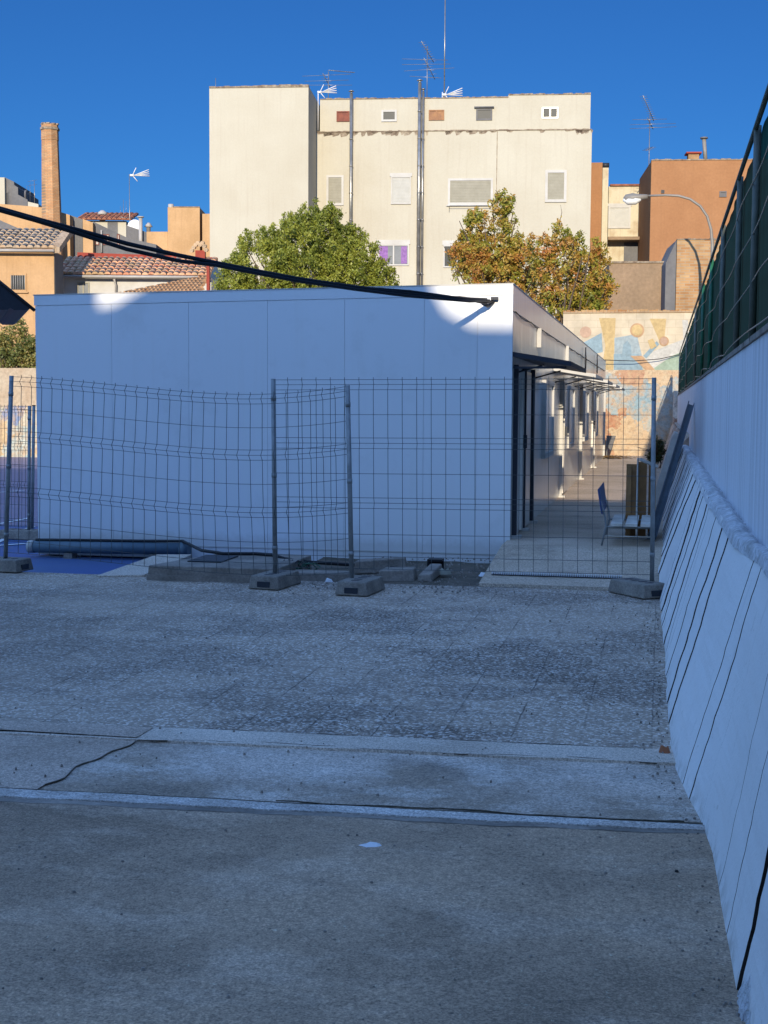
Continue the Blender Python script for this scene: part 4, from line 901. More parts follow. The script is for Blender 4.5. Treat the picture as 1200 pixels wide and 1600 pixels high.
# ------------------------------------------------------------------ generic building helpers
def pbox(F, t, name, m, u0, u1, vt, depth=8, ly=0, z0=-.2, vb=None, us=None):
    """box whose front face is seen between pixel columns u0,u1 and tops out at pixel row vt"""
    x0, zt = F.uv(u0, vt, ly); x1, zt2 = F.uv(u1, vt, ly); zt = (zt+zt2)/2
    if vb is not None: z0 = F.uv((u0+u1)/2, vb, ly)[1]
    MB().box(F, x0, x1, ly, ly+depth, z0, zt).build(name, m, t); return x0, x1, zt
def window(F, t, u0, v0, u1, v1, frame, pane, ly=0, fw=.06, sill=False, proud=.05, mullion=False, name='window', box=None):
    x0, z1 = F.uv(u0, v0, ly); x1, z0 = F.uv(u1, v1, ly); m = MB(); p = proud
    m.box(F, x0, x0+fw, ly-p, ly-.002, z0, z1).box(F, x1-fw, x1, ly-p, ly-.002, z0, z1).box(F, x0+fw, x1-fw, ly-p, ly-.002, z1-fw, z1).box(F, x0+fw, x1-fw, ly-p, ly-.002, z0, z0+fw)
    if mullion: xm = (x0+x1)/2; m.box(F, xm-.03, xm+.03, ly-p, ly-.002, z0+fw, z1-fw)
    w_ = m.build(name, frame, t)
    m = MB(); m.box(F, x0+fw, x1-fw, ly-p*.35, ly-.001, z0+fw, z1-fw).build('pane', pane, w_)
    if box: MB().box(F, x0-.05, x1+.05, ly-.05, ly-.003, z1+.002, z1+box).build('shutter_box', frame, w_)
    if sill: MB().box(F, x0-.06, x1+.06, ly-.09, ly-.003, z0-.05, z0-.002).build('sill', frame, w_)
    return w_
def slats(F, w_, u0, v0, u1, v1, m, n, ly=0):
    x0, z1 = F.uv(u0, v0, ly); x1, z0 = F.uv(u1, v1, ly); mb = MB()
    for i in range(n):
        a = z0+(z1-z0)*i/n; mb.box(F, x0, x1, ly-.032, ly-.012, a+.008, a+(z1-z0)/n-.004)
    mb.build('slats', m, w_)
def tileroof(F, x0, x1, y0, y1, z0, z1, t, m, sp=.22, name='roof', skew=0):
    """barrel tiles running from the eave (y0,z0) up to the ridge (y1,z1)"""
    mb = MB(); n = max(3, int((x1-x0)/sp)); rows = max(2, int(math.hypot(y1-y0, z1-z0)/.36)); seg = 8
    for i in range(n):
        cx_ = x0+(i+.5)*(x1-x0)/n; w_ = (x1-x0)/n
        for r_ in range(rows):
            a, b_ = r_/rows, (r_+1)/rows+.02; jx = random.uniform(-.015, .015); jz = random.uniform(0, .02)
            k = len(mb.v)
            for e, lift in ((a, .035), (b_, .0)):
                for s_ in range(seg+1):
                    w2 = math.pi*(s_/seg); ox = -math.cos(w2)*w_*.5; oz = math.sin(w2)*w_*.42+lift+jz
                    mb.v.append(F.p(cx_+ox+jx+skew*e, y0+(y1-y0)*e, z0+(z1-z0)*e+oz))
            for s_ in range(seg): mb.f.append((k+s_, k+s_+1, k+seg+1+s_+1, k+seg+1+s_)); mb.sm.append(True)
            mb.f.append(tuple(k+s_ for s_ in range(seg+1))); mb.sm.append(False)
    mb.face([F.p(x0, y0, z0), F.p(x1, y0, z0), F.p(x1+skew, y1, z1), F.p(x0+skew, y1, z1)])
    return mb.build(name, m, t)

# ------------------------------------------------------------------ tall cream apartment block
FB = Frame(600, 60, 6.95)
t = fthing('apartment_block', 'large cream rendered apartment building with small attic windows and two steel flues', 'building', FB)
LB = 2.7
# tower to the left
x0, z0_ = FB.uv(327, 138); x1, z1_ = FB.uv(482, 134)
mb = MB(); mb.hexa([FB.p(x0, 0, -.2), FB.p(x1, 0, -.2), FB.p(x1, 8, -.2), FB.p(x0, 8, -.2)], [FB.p(x0, 0, z0_), FB.p(x1, 0, z1_), FB.p(x1, 8, z1_), FB.p(x0, 8, z0_)]); mb.build('stair_tower', M['cream'], t)
mb = MB(); n = 34
for i in range(n): a = x0+(x1-x0)*i/n; mb.box(FB, a, a+(x1-x0)/n, -.03, .3, z0_+.002, z0_+.05+.035*random.random()+ (z1_-z0_)*i/n)
mb.build('tower_coping', M['cornice'], t)
# main body
xa, zc1 = FB.uv(494, 207, LB); xb, zc2 = FB.uv(925, 203, LB); zc = (zc1+zc2)/2
MB().box(FB, xa, xb, LB, LB+10, -.2, zc).build('facade', M['cream'], t)
xc, ztp = FB.uv(500, 156, LB+.06); xd, _ = FB.uv(923, 150, LB+.06); xs_, zs2 = FB.uv(794, 149, LB+.06)
mb = MB(); mb.box(FB, xc, xs_, LB+.06, LB+9.9, zc+.002, ztp).box(FB, xs_+.001, xd, LB+.06, LB+9.9, zc+.002, zs2); mb.build('attic', M['cream'], t)
mb = MB(); n = 90
for i in range(n):
    a = xa+(xb-xa)*i/n; mb.box(FB, a, a+(xb-xa)/n-.001, LB-.03, LB+.055, zc+.003, zc+.035+.03*random.random())
mb.build('cornice', M['cornice'], t)
mb = MB(); rn = random.Random(12)
for i in range(46):
    a = xa+(xb-xa)*rn.random(); h = rn.uniform(.04, .22); w_ = rn.uniform(.06, .45); zz = zc-.002
    mb.hexa([FB.p(a, LB-.001, zz-h), FB.p(a+w_*.6, LB-.001, zz-h*.8), FB.p(a+w_, LB-.001, zz), FB.p(a-.05, LB-.001, zz)], [FB.p(a, LB-.006, zz-h), FB.p(a+w_*.6, LB-.006, zz-h*.8), FB.p(a+w_, LB-.006, zz), FB.p(a-.05, LB-.006, zz)])
mb.build('flaked_plaster', M['cornice'], t)
mb = MB()
for i in range(n):
    a = xc+(xd-xc)*i/n; zt = ztp if a < xs_-.1 else zs2; mb.box(FB, a, a+(xd-xc)/n-.001, LB+.03, LB+.4, zt+.002, zt+.03+.05*random.random())
mb.build('parapet_coping', M['cornice'], t)
la = LB+.06
window(FB, t, 526, 174, 546, 190, M['redwood'], M['redwood'], la, .05); window(FB, t, 596, 172, 620, 190, M['white'], M['glass'], la, .09, sill=False, proud=.05)
window(FB, t, 670, 172, 694, 188, M['wood'], M['wood'], la, .05, mullion=True)
w_ = window(FB, t, 744, 170, 769, 188, M['greyr'], M['glass'], la, .07, proud=.04); x0, z0_ = FB.uv(741, 169, la); x1, _ = FB.uv(772, 169, la); MB().box(FB, x0, x1, la-.14, la-.003, z0_, z0_+.05).build('lintel', M['greyr'], w_)
window(FB, t, 847, 168, 872, 185, M['steel'], M['glass'], la, .05, mullion=True)
w_ = window(FB, t, 510, 274, 537, 321, M['white'], M['shutter'], LB, .1, proud=.05); slats(FB, w_, 513, 278, 534, 318, M['shutter'], 16, LB)
w_ = window(FB, t, 611, 276, 642, 319, M['white'], M['shutterw'], LB, .05, proud=.06, box=.15); slats(FB, w_, 613, 278, 640, 317, M['shutterw'], 18, LB)
w_ = window(FB, t, 700, 279, 770, 320, M['white'], M['shutter'], LB, .1, proud=.05, sill=True); slats(FB, w_, 704, 283, 766, 317, M['shutter'], 14, LB)
mb = MB(); x0, z0_ = FB.uv(702, 323, LB); x1, _ = FB.uv(765, 323, LB)
mb.tube([FB.p(x0, LB-.3, z0_), FB.p(x1, LB-.3, z0_)], .012, 5); mb.tube([FB.p(x0, LB, z0_-.05), FB.p(x0, LB-.32, z0_)], .012, 5); mb.tube([FB.p(x1, LB, z0_-.05), FB.p(x1, LB-.32, z0_)], .012, 5); mb.tube([FB.p(x0, LB-.02, z0_), FB.p(x0, LB-.02, z0_-.25)], .012, 5); mb.build('drying_line', M['antg'], t)
w_ = window(FB, t, 852, 266, 885, 316, M['white'], M['shutter'], LB, .12, proud=.06); slats(FB, w_, 856, 271, 880, 312, M['shutter'], 18, LB)
w_ = window(FB, t, 591, 382, 639, 415, M['white'], M['glassg'], LB, .06, proud=.05, mullion=True, box=.2)
for u0, u1 in ((593, 606), (627, 636)):
    x0, z1 = FB.uv(u0, 385, LB); x1, z0_ = FB.uv(u1, 412, LB); mb = MB()
    for i in range(6): a = x0+(x1-x0)*i/6; mb.box(FB, a, a+(x1-x0)/6-.01, LB-.028-.008*(i % 2), LB-.02, z0_, z1)
    mb.build('curtain', M['lilac'], w_)
w_ = window(FB, t, 693, 383, 735, 418, M['white'], M['glass'], LB, .06, proud=.05, mullion=True, box=.2)
# faint expansion joints and cables on the facade
for u, va, vb in ((777, 160, 330), (652, 210, 430)):
    x0, z1 = FB.uv(u, va, LB); _, z0_ = FB.uv(u, vb, LB); MB().box(FB, x0, x0+.03, LB-.012, LB-.002, z0_, z1 if z1 < zc else zc).build('wall_cable', M['cornice'], t)
# flues
def flue(u, vt, vb, r, ly, label=None):
    x, zt = FB.uv(u, vt, ly); _, zb = FB.uv(u, vb, ly); mb = MB(); mb.tube([FB.p(x, ly, zb), FB.p(x, ly, zt-.15)], r, 10)
    k = int((zt-zb)/1.2)
    f_ = mb.build('flue', M['steel'], t); mb = MB()
    for i in range(1, k): z = zb+i*1.2; mb.tube([FB.p(x, ly, z), FB.p(x, ly, z+.05)], r+.015, 10)
    mb.build('flue_ring', M['steel'], f_); mb = MB(); mb.tube([FB.p(x, ly, zt-.15), FB.p(x, ly, zt-.06)], r*.6, 10); mb.tube([FB.p(x, ly, zt-.06), FB.p(x, ly, zt)], [r*1.8, r*.9], 12); mb.build('flue_cowl', M['steel'], f_)
flue(549, 141, 470, .075, LB-.16); flue(656, 124, 470, .08, LB-.16); flue(661.5, 138, 470, .055, LB-.13)
# aerials
def yagi(name, label, F, ly, u, vb, vt, els, m='antg', mr=.02, group='roof aerials'):
    x, zb = F.uv(u, vb, ly); _, zt = F.uv(u, vt, ly); t2 = thing(name, label, 'aerial', F.p(x, ly, zb), F.a, group)
    MB().tube([F.p(x, ly, zb-.4), F.p(x, ly, zt)], mr, 6).build('mast', M[m], t2)
    for e in els:
        k = e[0]
        if k == 'boom':       # boom seen at a slant with cross elements
            (_, u0, v0, u1, v1, n, half) = e; x0, z0_ = F.uv(u0, v0, ly); x1, z1 = F.uv(u1, v1, ly); b0 = F.p(x0, ly-.4, z0_); b1 = F.p(x1, ly+.4, z1)
            bo = MB().tube([b0, b1], .02, 5).build('boom', M[m], t2); mb = MB()
            for i in range(n): c_ = b0.lerp(b1, (i+.5)/n); mb.tube([c_-F.ex*half+F.ey*half*.3, c_+F.ex*half-F.ey*half*.3], .009, 4)
            mb.build('elements', M[m], bo)
        elif k == 'long':     # long thin horizontal elements
            (_, u0, v0, u1, v1) = e; x0, z0_ = F.uv(u0, v0, ly); x1, z1 = F.uv(u1, v1, ly); MB().tube([F.p(x0, ly, z0_), F.p(x1, ly, z1)], .011, 4).build('element', M['steel'], t2)
        elif k == 'fan':
            (_, u0, v0, sc_) = e; x0, z0_ = F.uv(u0, v0, ly); c_ = F.p(x0, ly, z0_)
            mb = MB(); mb.tube([c_-F.ex*.15*sc_, c_+F.ex*.1*sc_], .07*sc_, 8)
            for dz in (-.35, .45): mb.tube([c_, c_+Vector((0, 0, dz*sc_))+F.ex*(.22 if dz > 0 else .3)*sc_], .025*sc_, 5)
            for i in range(4): mb.tube([c_+F.ex*.1*sc_, c_+F.ex*1.0*sc_+Vector((0, 0, (.32-.11*i)*sc_))+F.ey*(i-1.5)*.1], .028*sc_, 5)
            mb.build('reflector', M['antw'], t2)
    return t2
yagi('roof_aerial', 'white pronged aerial on a pale mast at the left end of the attic roof', FB, LB, 497, 190, 142, [('fan', 500, 144, .75)], 'antw')
yagi('roof_aerial', 'dark aerial with a dotted boom above the left flue', FB, LB+1, 513, 156, 112, [('boom', 515, 113, 552, 110, 12, .1), ('boom', 506, 118, 514, 133, 4, .2), ('long', 472, 119, 548, 116), ('long', 476, 127, 545, 125), ('long', 480, 133, 550, 133)])
yagi('roof_aerial', 'grey aerial with slanting boom and long rods beside the tall flue', FB, LB+1, 667, 160, 72, [('boom', 659, 68, 677, 94, 9, .16), ('boom', 663, 94, 679, 121, 6, .2), ('long', 628, 92, 700, 94), ('long', 628, 101, 704, 100), ('long', 631, 111, 710, 106), ('long', 640, 119, 690, 122)])
yagi('roof_aerial', 'very tall thin mast rising out of the top of the view from the attic roof', FB, LB+2, 694, 160, -30, [], 'steel', .028)
yagi('roof_aerial', 'white pronged aerial right of the tall mast', FB, LB+1, 691, 158, 144, [('fan', 695, 148, .8)], 'antw')
yagi('roof_aerial', 'short thin rod on the left corner of the stair tower roof', FB, 1, 337, 138, 122, [], 'antg', .015)

# ------------------------------------------------------------------ buildings to the right
FR = Frame(1000, 68, 6.95)
t = fthing('brown_building', 'narrow brown rendered wall end directly right of the cream block', 'building', FR)
pbox(FR, t, 'wall', M['orange'], 915, 941.5, 254); pbox(FR, t, 'side_wall', M['cream2'], 941.8, 951, 262, depth=6); x, z = FR.uv(948, 256); MB().tube([FR.p(x-.2, .4, z), FR.p(x+.15, .4, z)], .12, 8).build('vent_pipe', M['darkmetal'], t)
t = fthing('cream_house', 'old cream house with peeling top edge and white shuttered window', 'building', FR)
pbox(FR, t, 'wall', M['cream2'], 951.3, 1016, 291, ly=1); 
x0, z0_ = FR.uv(950, 291, 1); x1, _ = FR.uv(1016, 291, 1); MB().box(FR, x0+.1, x1, .9, 1.3, z0_+.002, z0_+.09).build('parapet_tiles', M['tile4'], t)
window(FR, t, 950.5, 322, 985, 357, M['white'], M['shutterw'], 1, .09, proud=.05, box=.12)
x0, z0_ = FR.uv(948, 376, 1); x1, _ = FR.uv(1014, 376, 1); MB().box(FR, x0, x1, .2, .99, z0_-.05, z0_+.1).build('ledge', M['tan'], t)
window(FR, t, 975, 379, 1013, 410, M['greyr'], M['greyr'], 1, .12, proud=.05, name='opening')
mb = MB()
for v in (338, 344, 350, 356): x0, z0_ = FR.uv(998, v, 1); x1, _ = FR.uv(1011, v, 1); mb.box(FR, x0, x1, .96, .998, z0_-.02, z0_+.02)
mb.build('vent_slots', M['greyr'], t)
F3 = Frame(1080, 64, 6.95)
t = fthing('orange_building', 'big blank orange rendered building with a tiny chimney and a metal flue on top', 'building', F3)
x0, x1, zt = pbox(F3, t, 'wall', M['orange'], 1018, 1330, 250, depth=5)
mb = MB(); n = 60
for i in range(n): a = x0+(x1-x0)*i/n; mb.box(F3, a, a+(x1-x0)/n-.001, -.03, .3, zt+.002, zt+.04+.04*random.random())
mb.build('coping', M['cornice'], t)
xa_, za = F3.uv(1072, 250, .5); xb_, zb_ = F3.uv(1096, 240, .5); ch = MB().box(F3, xa_+.1, xb_-.1, .5, 1.0, za-.1, zb_).build('chimney', M['brickr'], t); MB().box(F3, xa_, xb_, .4, 1.1, zb_, zb_+.07).build('chimney_cap', M['redpaint'], ch)
xa_, za = F3.uv(1103, 250, .6); xb_, zb_ = F3.uv(1100, 217, .6); f_ = MB().tube([F3.p(xa_, .6, za-.2), F3.p(xb_, .6, zb_)], .09, 10).build('flue', M['lampgrey'], t); MB().tube([F3.p(xb_, .6, zb_), F3.p(xb_, .6, zb_+.07)], .17, 10).build('flue_cap', M['greyr'], f_)
window(F3, t, 1124, 299, 1135, 308, M['greyr'], M['greyr'], 0, .05, name='vent')
window(F3, t, 1033, 297, 1038, 302, M['darkmetal'], M['darkmetal'], 0, .04, name='vent')
yagi('roof_aerial', 'grey aerial with slanting boom on the roof beside the orange building', F3, 1.5, 1013, 300, 152+22, [('boom', 1003, 152, 1023, 186, 12, .16), ('boom', 1010, 187, 1022, 199, 3, .2), ('long', 988, 187, 1042, 186), ('long', 984, 195, 1056, 193), ('long', 984, 201, 1057, 198), ('boom', 1008, 238, 1021, 227, 4, .2)])
F4 = Frame(1000, 47, 6.95)
t = fthing('tan_wall', 'rough tan wall behind the mural below the cream house', 'wall', F4)
x0, x1, zt = pbox(F4, t, 'wall', M['tan'], 952, 1041, 411, depth=3)
MB().box(F4, x0, x1, -.04, .2, zt+.002, zt+.06).build('coping', M['cornice'], t)
F5 = Frame(1058, 46, 6.95)
t = fthing('brick_building', 'bare brick outbuilding with grey rendered side next to the green fence', 'building', F5)
x0, zt = F5.uv(1058, 375); x1, _ = F5.uv(1160, 375); xk, zk = F5.uv(1040.5, 411, 2.6)
mb = MB(); mb.hexa([F5.p(x0, 0, 0), F5.p(x1, 0, 0), F5.p(x1, 2.6, 0), F5.p(x0, 2.6, 0)], [F5.p(x0, 0, zt), F5.p(x1, 0, zt), F5.p(x1, 2.6, zk), F5.p(x0, 2.6, zk)]); mb.build('brick_wall', M['brickr'], t)
mb = MB(); d = .012
mb.hexa([F5.p(x0-.8, .9, 0), F5.p(x0-d, -.0, 0), F5.p(x0-d, 2.6, 0), F5.p(x0-.8, 2.6, 0)], [F5.p(x0-.8, .9, zk), F5.p(x0-d, 0, zt-.03), F5.p(x0-d, 2.6, zt-.03), F5.p(x0-.8, 2.6, zk)])
MB()
xq, zq = F5.uv(1040.5, 411, 0.0)
mb = MB(); mb.hexa([F5.p(xq, .05, 0), F5.p(x0-.012, .05, 0), F5.p(x0-.012, 2.5, 0), F5.p(xq, 2.5, 0)], [F5.p(xq, .05, zq), F5.p(x0-.012, .05, zt), F5.p(x0-.012, 2.5, zt), F5.p(xq, 2.5, zq)]); mb.build('side_wall', M['greyr'], t)
mb = MB(); n = 24
for i in range(n): a = x0+(x1-x0)*i/n; mb.box(F5, a, a+(x1-x0)/n-.001, -.03, .3, zt+.002, zt+.03+.04*random.random())
mb.build('coping', M['cornice'], t)
# street lamp beyond the fence
yl = 43.5
t = thing('street_lamp', 'grey street lamp with curved arm reaching left above the green fence', 'street lamp', (PY(1113, 380, yl).x, yl, 1.2))
pts = [PY(u, v, yl) for u, v in ((1113, 660), (1113, 500), (1113, 380), (1111, 358), (1105, 338), (1094, 322), (1078, 311), (1060, 306), (1040, 305), (1012, 306))]
MB().tube(pts, [.08, .07, .05, .042, .04, .04, .037, .037, .034, .032], 10).build('pole', M['lampgrey'], t)
a, b_ = PY(1012, 307, yl), PY(974, 311, yl); h = MB(); h.tube([a, a.lerp(b_, .35), a.lerp(b_, .6), a.lerp(b_, .9), b_], [.07, .10, .15, .13, .04], 10); h = h.build('lamp_head', M['lampgrey'], t)
c = a.lerp(b_, .6)+Vector((0, -.03, -.05)); MB().tube([c+Vector((.24, 0, 0)), c+Vector((.08, 0, -.04)), c+Vector((-.15, 0, -.04)), c+Vector((-.3, 0, 0))], [.04, .12, .12, .04], 10).build('lamp_bowl', M['lampglass'], h)

# ------------------------------------------------------------------ buildings to the left
FO = Frame(40, 56, 11.4)
t = fthing('ochre_house', 'ochre house with mossy tiled eave and a barred window at the far left', 'building', FO)
x0, x1, zt = pbox(FO, t, 'wall', M['ochre'], -120, 84, 392, depth=1.5)
_, zr = FO.uv(40, 361, 2.2)
MB().box(FO, x1+.002, x1+.02, .05, 1.48, -.2, zt-.03).build('side_shade', M['greyr'], t)  # grey sheet over the ochre side; its shade is put into the colour
tileroof(FO, x0-.2, x1+.12, -.35, 2.2, zt+.05, zr, t, M['tile1'], .27)
MB().tube([FO.p(x0, -.38, zt-.02), FO.p(x1+.1, -.38, zt-.02)], .055, 8).build('gutter', M['gutter'], t)
w_ = window(FO, t, 15, 427, 42, 456, M['ochre'], M['glass'], 0, .08, proud=.04, sill=True); mb = MB()
for i in range(7): u = 18+i*3.5; xx, zz1 = FO.uv(u, 430); _, zz0 = FO.uv(u, 453); mb.tube([FO.p(xx, -.06, zz0), FO.p(xx, -.06, zz1)], .012, 5)
mb.build('bars', M['gutter'], w_)
# gabled raised end wall of the ochre house (dark slope)
xe, ze = FO.uv(85, 360, 2.2)
mb = MB(); mb.hexa([FO.p(x1+.03, -.3, zt-.1), FO.p(x1+.3, -.3, zt-.1), FO.p(x1+.3, 2.2, zr-.1), FO.p(x1+.03, 2.2, zr-.1)], [FO.p(x1+.03, -.3, zt+.22), FO.p(x1+.3, -.3, zt+.12), FO.p(x1+.3, 2.2, zr+.2), FO.p(x1+.03, 2.2, zr+.25)]); mb.build('verge', M['tile1'], t)

FQ = Frame(60, 74, 11.4)
t = fthing('long_ochre_building', 'long ochre building with stepped side faces in painted shade grey behind the brick chimney', 'building', FQ)
def trap(F, t, name, m, pts, ly, depth=5, zb=-.2):
    b = []; tt = []
    P_ = [F.uv(u, v, ly) for u, v in pts]
    xs = [p[0] for p in P_]
    mb = MB(); fr_ = [F.p(P_[0][0], ly, zb)]+[F.p(x, ly, z) for x, z in P_]+[F.p(P_[-1][0], ly, zb)]; bk = [q_+F.ey*depth for q_ in fr_]
    k = len(fr_); mb.v += fr_+bk; mb.f.append(tuple(range(k))); mb.f.append(tuple(reversed(range(k, 2*k)))); mb.sm += [False]*2
    for i in range(k): j = (i+1) % k; mb.f.append((i, k+i, k+j, j)); mb.sm.append(False)
    return mb.build(name, m, t)
trap(FQ, t, 'wall', M['ochre'], [(-60, 314), (44, 322), (84, 326), (88, 329), (109, 336)], 0)
trap(FQ, t, 'shaded_wall', M['greyr'], [(109.3, 336), (129, 343)], .8)  # front-facing wall whose grey colour stands in for a shaded side face
trap(FQ, t, 'wall', M['ochre'], [(129.3, 342), (145, 348)], .1)
trap(FQ, t, 'grey_wall', M['greyr'], [(145.3, 346), (200, 372), (244, 382)], .6)  # another side face, its shade likewise painted as grey
trap(FQ, t, 'shed_gable', M['greyr'], [(-30, 343), (0, 344), (34, 359)], -1.5, depth=1)
for u0, u1 in ((149, 155), (161, 165), (166, 171), (183, 187)):
    window(FQ, t, u0, 366, u1, 383, M['redwood'], M['white'], .6, .04)
x, zt_ = FQ.uv(159, 360, .6); _, zb_ = FQ.uv(159, 395, .6); MB().tube([FQ.p(x, .5, zb_), FQ.p(x, .5, zt_)], .05, 6).build('drainpipe', M['gutter'], t)
# brick chimney
FC = Frame(72, 72, 11.4)
t = fthing('brick_chimney', 'tall tapering octagonal brick chimney stack standing over the ochre roofs', 'chimney', FC)
def octo(zv, w_u, F=FC, uc=72):
    _, z = F.uv(uc, zv); r_ = w_u/FPX*72/2/math.cos(math.pi/8)*1.0; return z, r_
def stack(v0, w0, v1, w1, u0, u1, m, name):
    z0, r0 = octo(v0, w0); z1, r1 = octo(v1, w1); xa0 = FC.uv(u0, 300)[0]; xa1 = FC.uv(u1, 300)[0]
    b = [FC.p(xa0+r0*math.cos(math.pi/8+k*math.pi/4), 1+r0*math.sin(math.pi/8+k*math.pi/4), z0) for k in range(8)]; tt = [FC.p(xa1+r1*math.cos(math.pi/8+k*math.pi/4), 1+r1*math.sin(math.pi/8+k*math.pi/4), z1) for k in range(8)]
    return MB().hexa(b, tt).build(name, m, t)
stack(470, 32, 214, 23.5, 74, 71.7, M['brickc'], 'shaft'); stack(213.6, 24.5, 198, 24, 71.7, 71.6, M['brickc'], 'neck'); stack(197.6, 27, 194, 27, 71.6, 71.6, M['cornice'], 'ring'); cr = stack(193.6, 24.5, 189, 22.5, 71.6, 71.6, M['brickc'], 'crown')
mb = MB()
for k in range(8):
    zq, rq = octo(189, 22.5); xx = FC.uv(71.6, 300)[0]; a = k*math.pi/4; c_ = FC.p(xx+rq*.85*math.cos(a), 1+rq*.85*math.sin(a), zq); Fk = Frame.__new__(Frame); Fk.o = c_; Fk.a = a; Fk.ex = Vector((1, 0, 0)); Fk.ey = Vector((0, 1, 0)); mb.box(Fk, -.1, .1, -.06, .06, 0.002, .04+.06*random.random())
mb.build('broken_bricks', M['cornice'], cr)
# grey white block at far left
FW = Frame(0, 88, 11.4)
t = fthing('white_block', 'small white building with stepped side in painted shade at the left edge of the view', 'building', FW)
x0, x1, zt = pbox(FW, t, 'wall', M['cream'], -60, 7, 277, depth=5)
trap(FW, t, 'stepped_wall', M['greyr'], [(7.3, 277), (22, 284), (22.2, 289), (28, 293), (28.2, 304), (43, 312)], .3)  # faces front; grey instead of cream paints the side as shaded
window(FW, t, 9, 300, 14, 321, M['greyr'], M['glass'], .3, .05)
trap(FW, t, 'low_wall', M['cream'], [(43.5, 315), (60, 319)], .3)
yagi('roof_aerial', 'cluster of thin aerial rods just left of the brick chimney', FW, 1, 54, 318, 283, [('long', 43, 284, 58, 281), ('long', 44, 290, 58, 288), ('long', 47, 318, 47, 286), ('long', 42, 310, 42, 290)], 'steel', .02)
c = FW.uv(41, 305, .6); t = thing('satellite_dish', 'dark satellite dish seen edge-on left of the brick chimney', 'dish', FW.p(c[0], .6, c[1])); MB().tube([FW.p(c[0]-.05, .6, c[1]), FW.p(c[0]+.05, .6, c[1])], [.32, .28], 14).build('dish', M['greyr'], t); MB().tube([FW.p(c[0], .6, c[1]-.6), FW.p(c[0], .6, c[1])], .03, 6).build('mount', M['steel'], t)
# white house with far red roof
FH = Frame(160, 92, 11.4)
t = fthing('far_white_house', 'far white house with a flat dark red tiled roof left of the cream block', 'building', FH)
x0, x1, zt = pbox(FH, t, 'wall', M['cream'], 128, 197, 345, depth=6); _, zr = FH.uv(160, 335, 2.4)
tileroof(FH, x0-.3, x1+.4, -.3, 2.4, zt, zr, t, M['tile4'], .3)
MB().box(FH, FH.uv(168, 350)[0], FH.uv(184, 350)[0], -.02, -.002, 3, FH.uv(170, 347)[1]).build('bay_shade_panel', M['greyr'], t)  # thin grey panel on the front, the bay's shade given as colour
x, z = FH.uv(160, 337, 1.5); v_ = MB().tube([FH.p(x, 1.5, z-.6), FH.p(x, 1.5, z+.05)], .2, 10).build('vent_stack', M['white'], t); MB().tube([FH.p(x, 1.5, z+.05), FH.p(x, 1.5, z+.2), FH.p(x, 1.5, z+.35)], [.33, .3, .1], 12).build('cowl', M['gutter'], v_)
yagi('roof_aerial', 'tall aerial with a pronged white reflector over the red roofs at the left', FH, -3, 203, 400, 272, [('fan', 207, 274, 1.05), ('boom', 190, 340.5, 212, 340.5, 4, .06)], 'steel', .022)
yagi('roof_aerial', 'group of three short rods on the far red roof', FH, 1, 193, 345, 312, [('long', 188, 340, 188, 322), ('long', 197, 340, 197, 314)], 'antg', .015)
# grey shed building with flue in front
FS = Frame(225, 80, 11.4)
t = fthing('grey_shed', 'low grey building with sloping parapet, metal flue and white dish behind the red roof', 'building', FS)
trap(FS, t, 'wall', M['greyr'], [(197.5, 352), (215, 358), (244, 368)], 0)
x, zt_ = FS.uv(219.5, 340, -.3); _, zb_ = FS.uv(221, 402, -.3); f_ = MB().tube([FS.p(x, -.3, zb_), FS.p(x, -.3, zt_)], .11, 10).build('flue', M['gutter'], t); MB().tube([FS.p(x, -.3, zt_), FS.p(x, -.3, zt_+.06)], .2, 10).build('flue_cap', M['gutter'], f_)
x, z_ = FS.uv(211, 355, .5); mb = MB(); mb.tube([FS.p(x, .4, z_), FS.p(x, .5, z_), FS.p(x, .55, z_)], [.42, .3, .1], 16); mb.build('dish', M['antw'], t)
x, z_ = FS.uv(232, 355, .5); MB().tube([FS.p(x, .5, z_-.4), FS.p(x, .5, z_), FS.p(x, .5, z_+.02), FS.p(x, .5, z_+.25)], [.12, .12, .24, .08], 12).build('cowl', M['gutter'], t)
# ochre tower
FT_ = Frame(290, 78, 11.4)
t = fthing('ochre_tower', 'square ochre rendered tower left of the cream block', 'building', FT_)
pbox(FT_, t, 'wall', M['ochre'], 262, 312, 324, depth=4); pbox(FT_, t, 'recess', M['brown'], 311, 316, 334, ly=.7, depth=3); pbox(FT_, t, 'wall', M['ochre'], 316, 335, 334, ly=.1, depth=4); trap(FT_, t, 'low_wall', M['ochre'], [(229, 362), (262, 362)], .3)
x, z = FT_.uv(267, 322, .4); MB().tube([FT_.p(x, .4, z-.2), FT_.p(x, .4, z+.1)], .16, 10).build('cowl', M['gutter'], t)
x0, z0_ = FT_.uv(262, 324); x1, _ = FT_.uv(312, 324); MB().box(FT_, x0+.3, x1, -.02, .2, z0_+.002, z0_+.06).build('coping', M['cornice'], t)
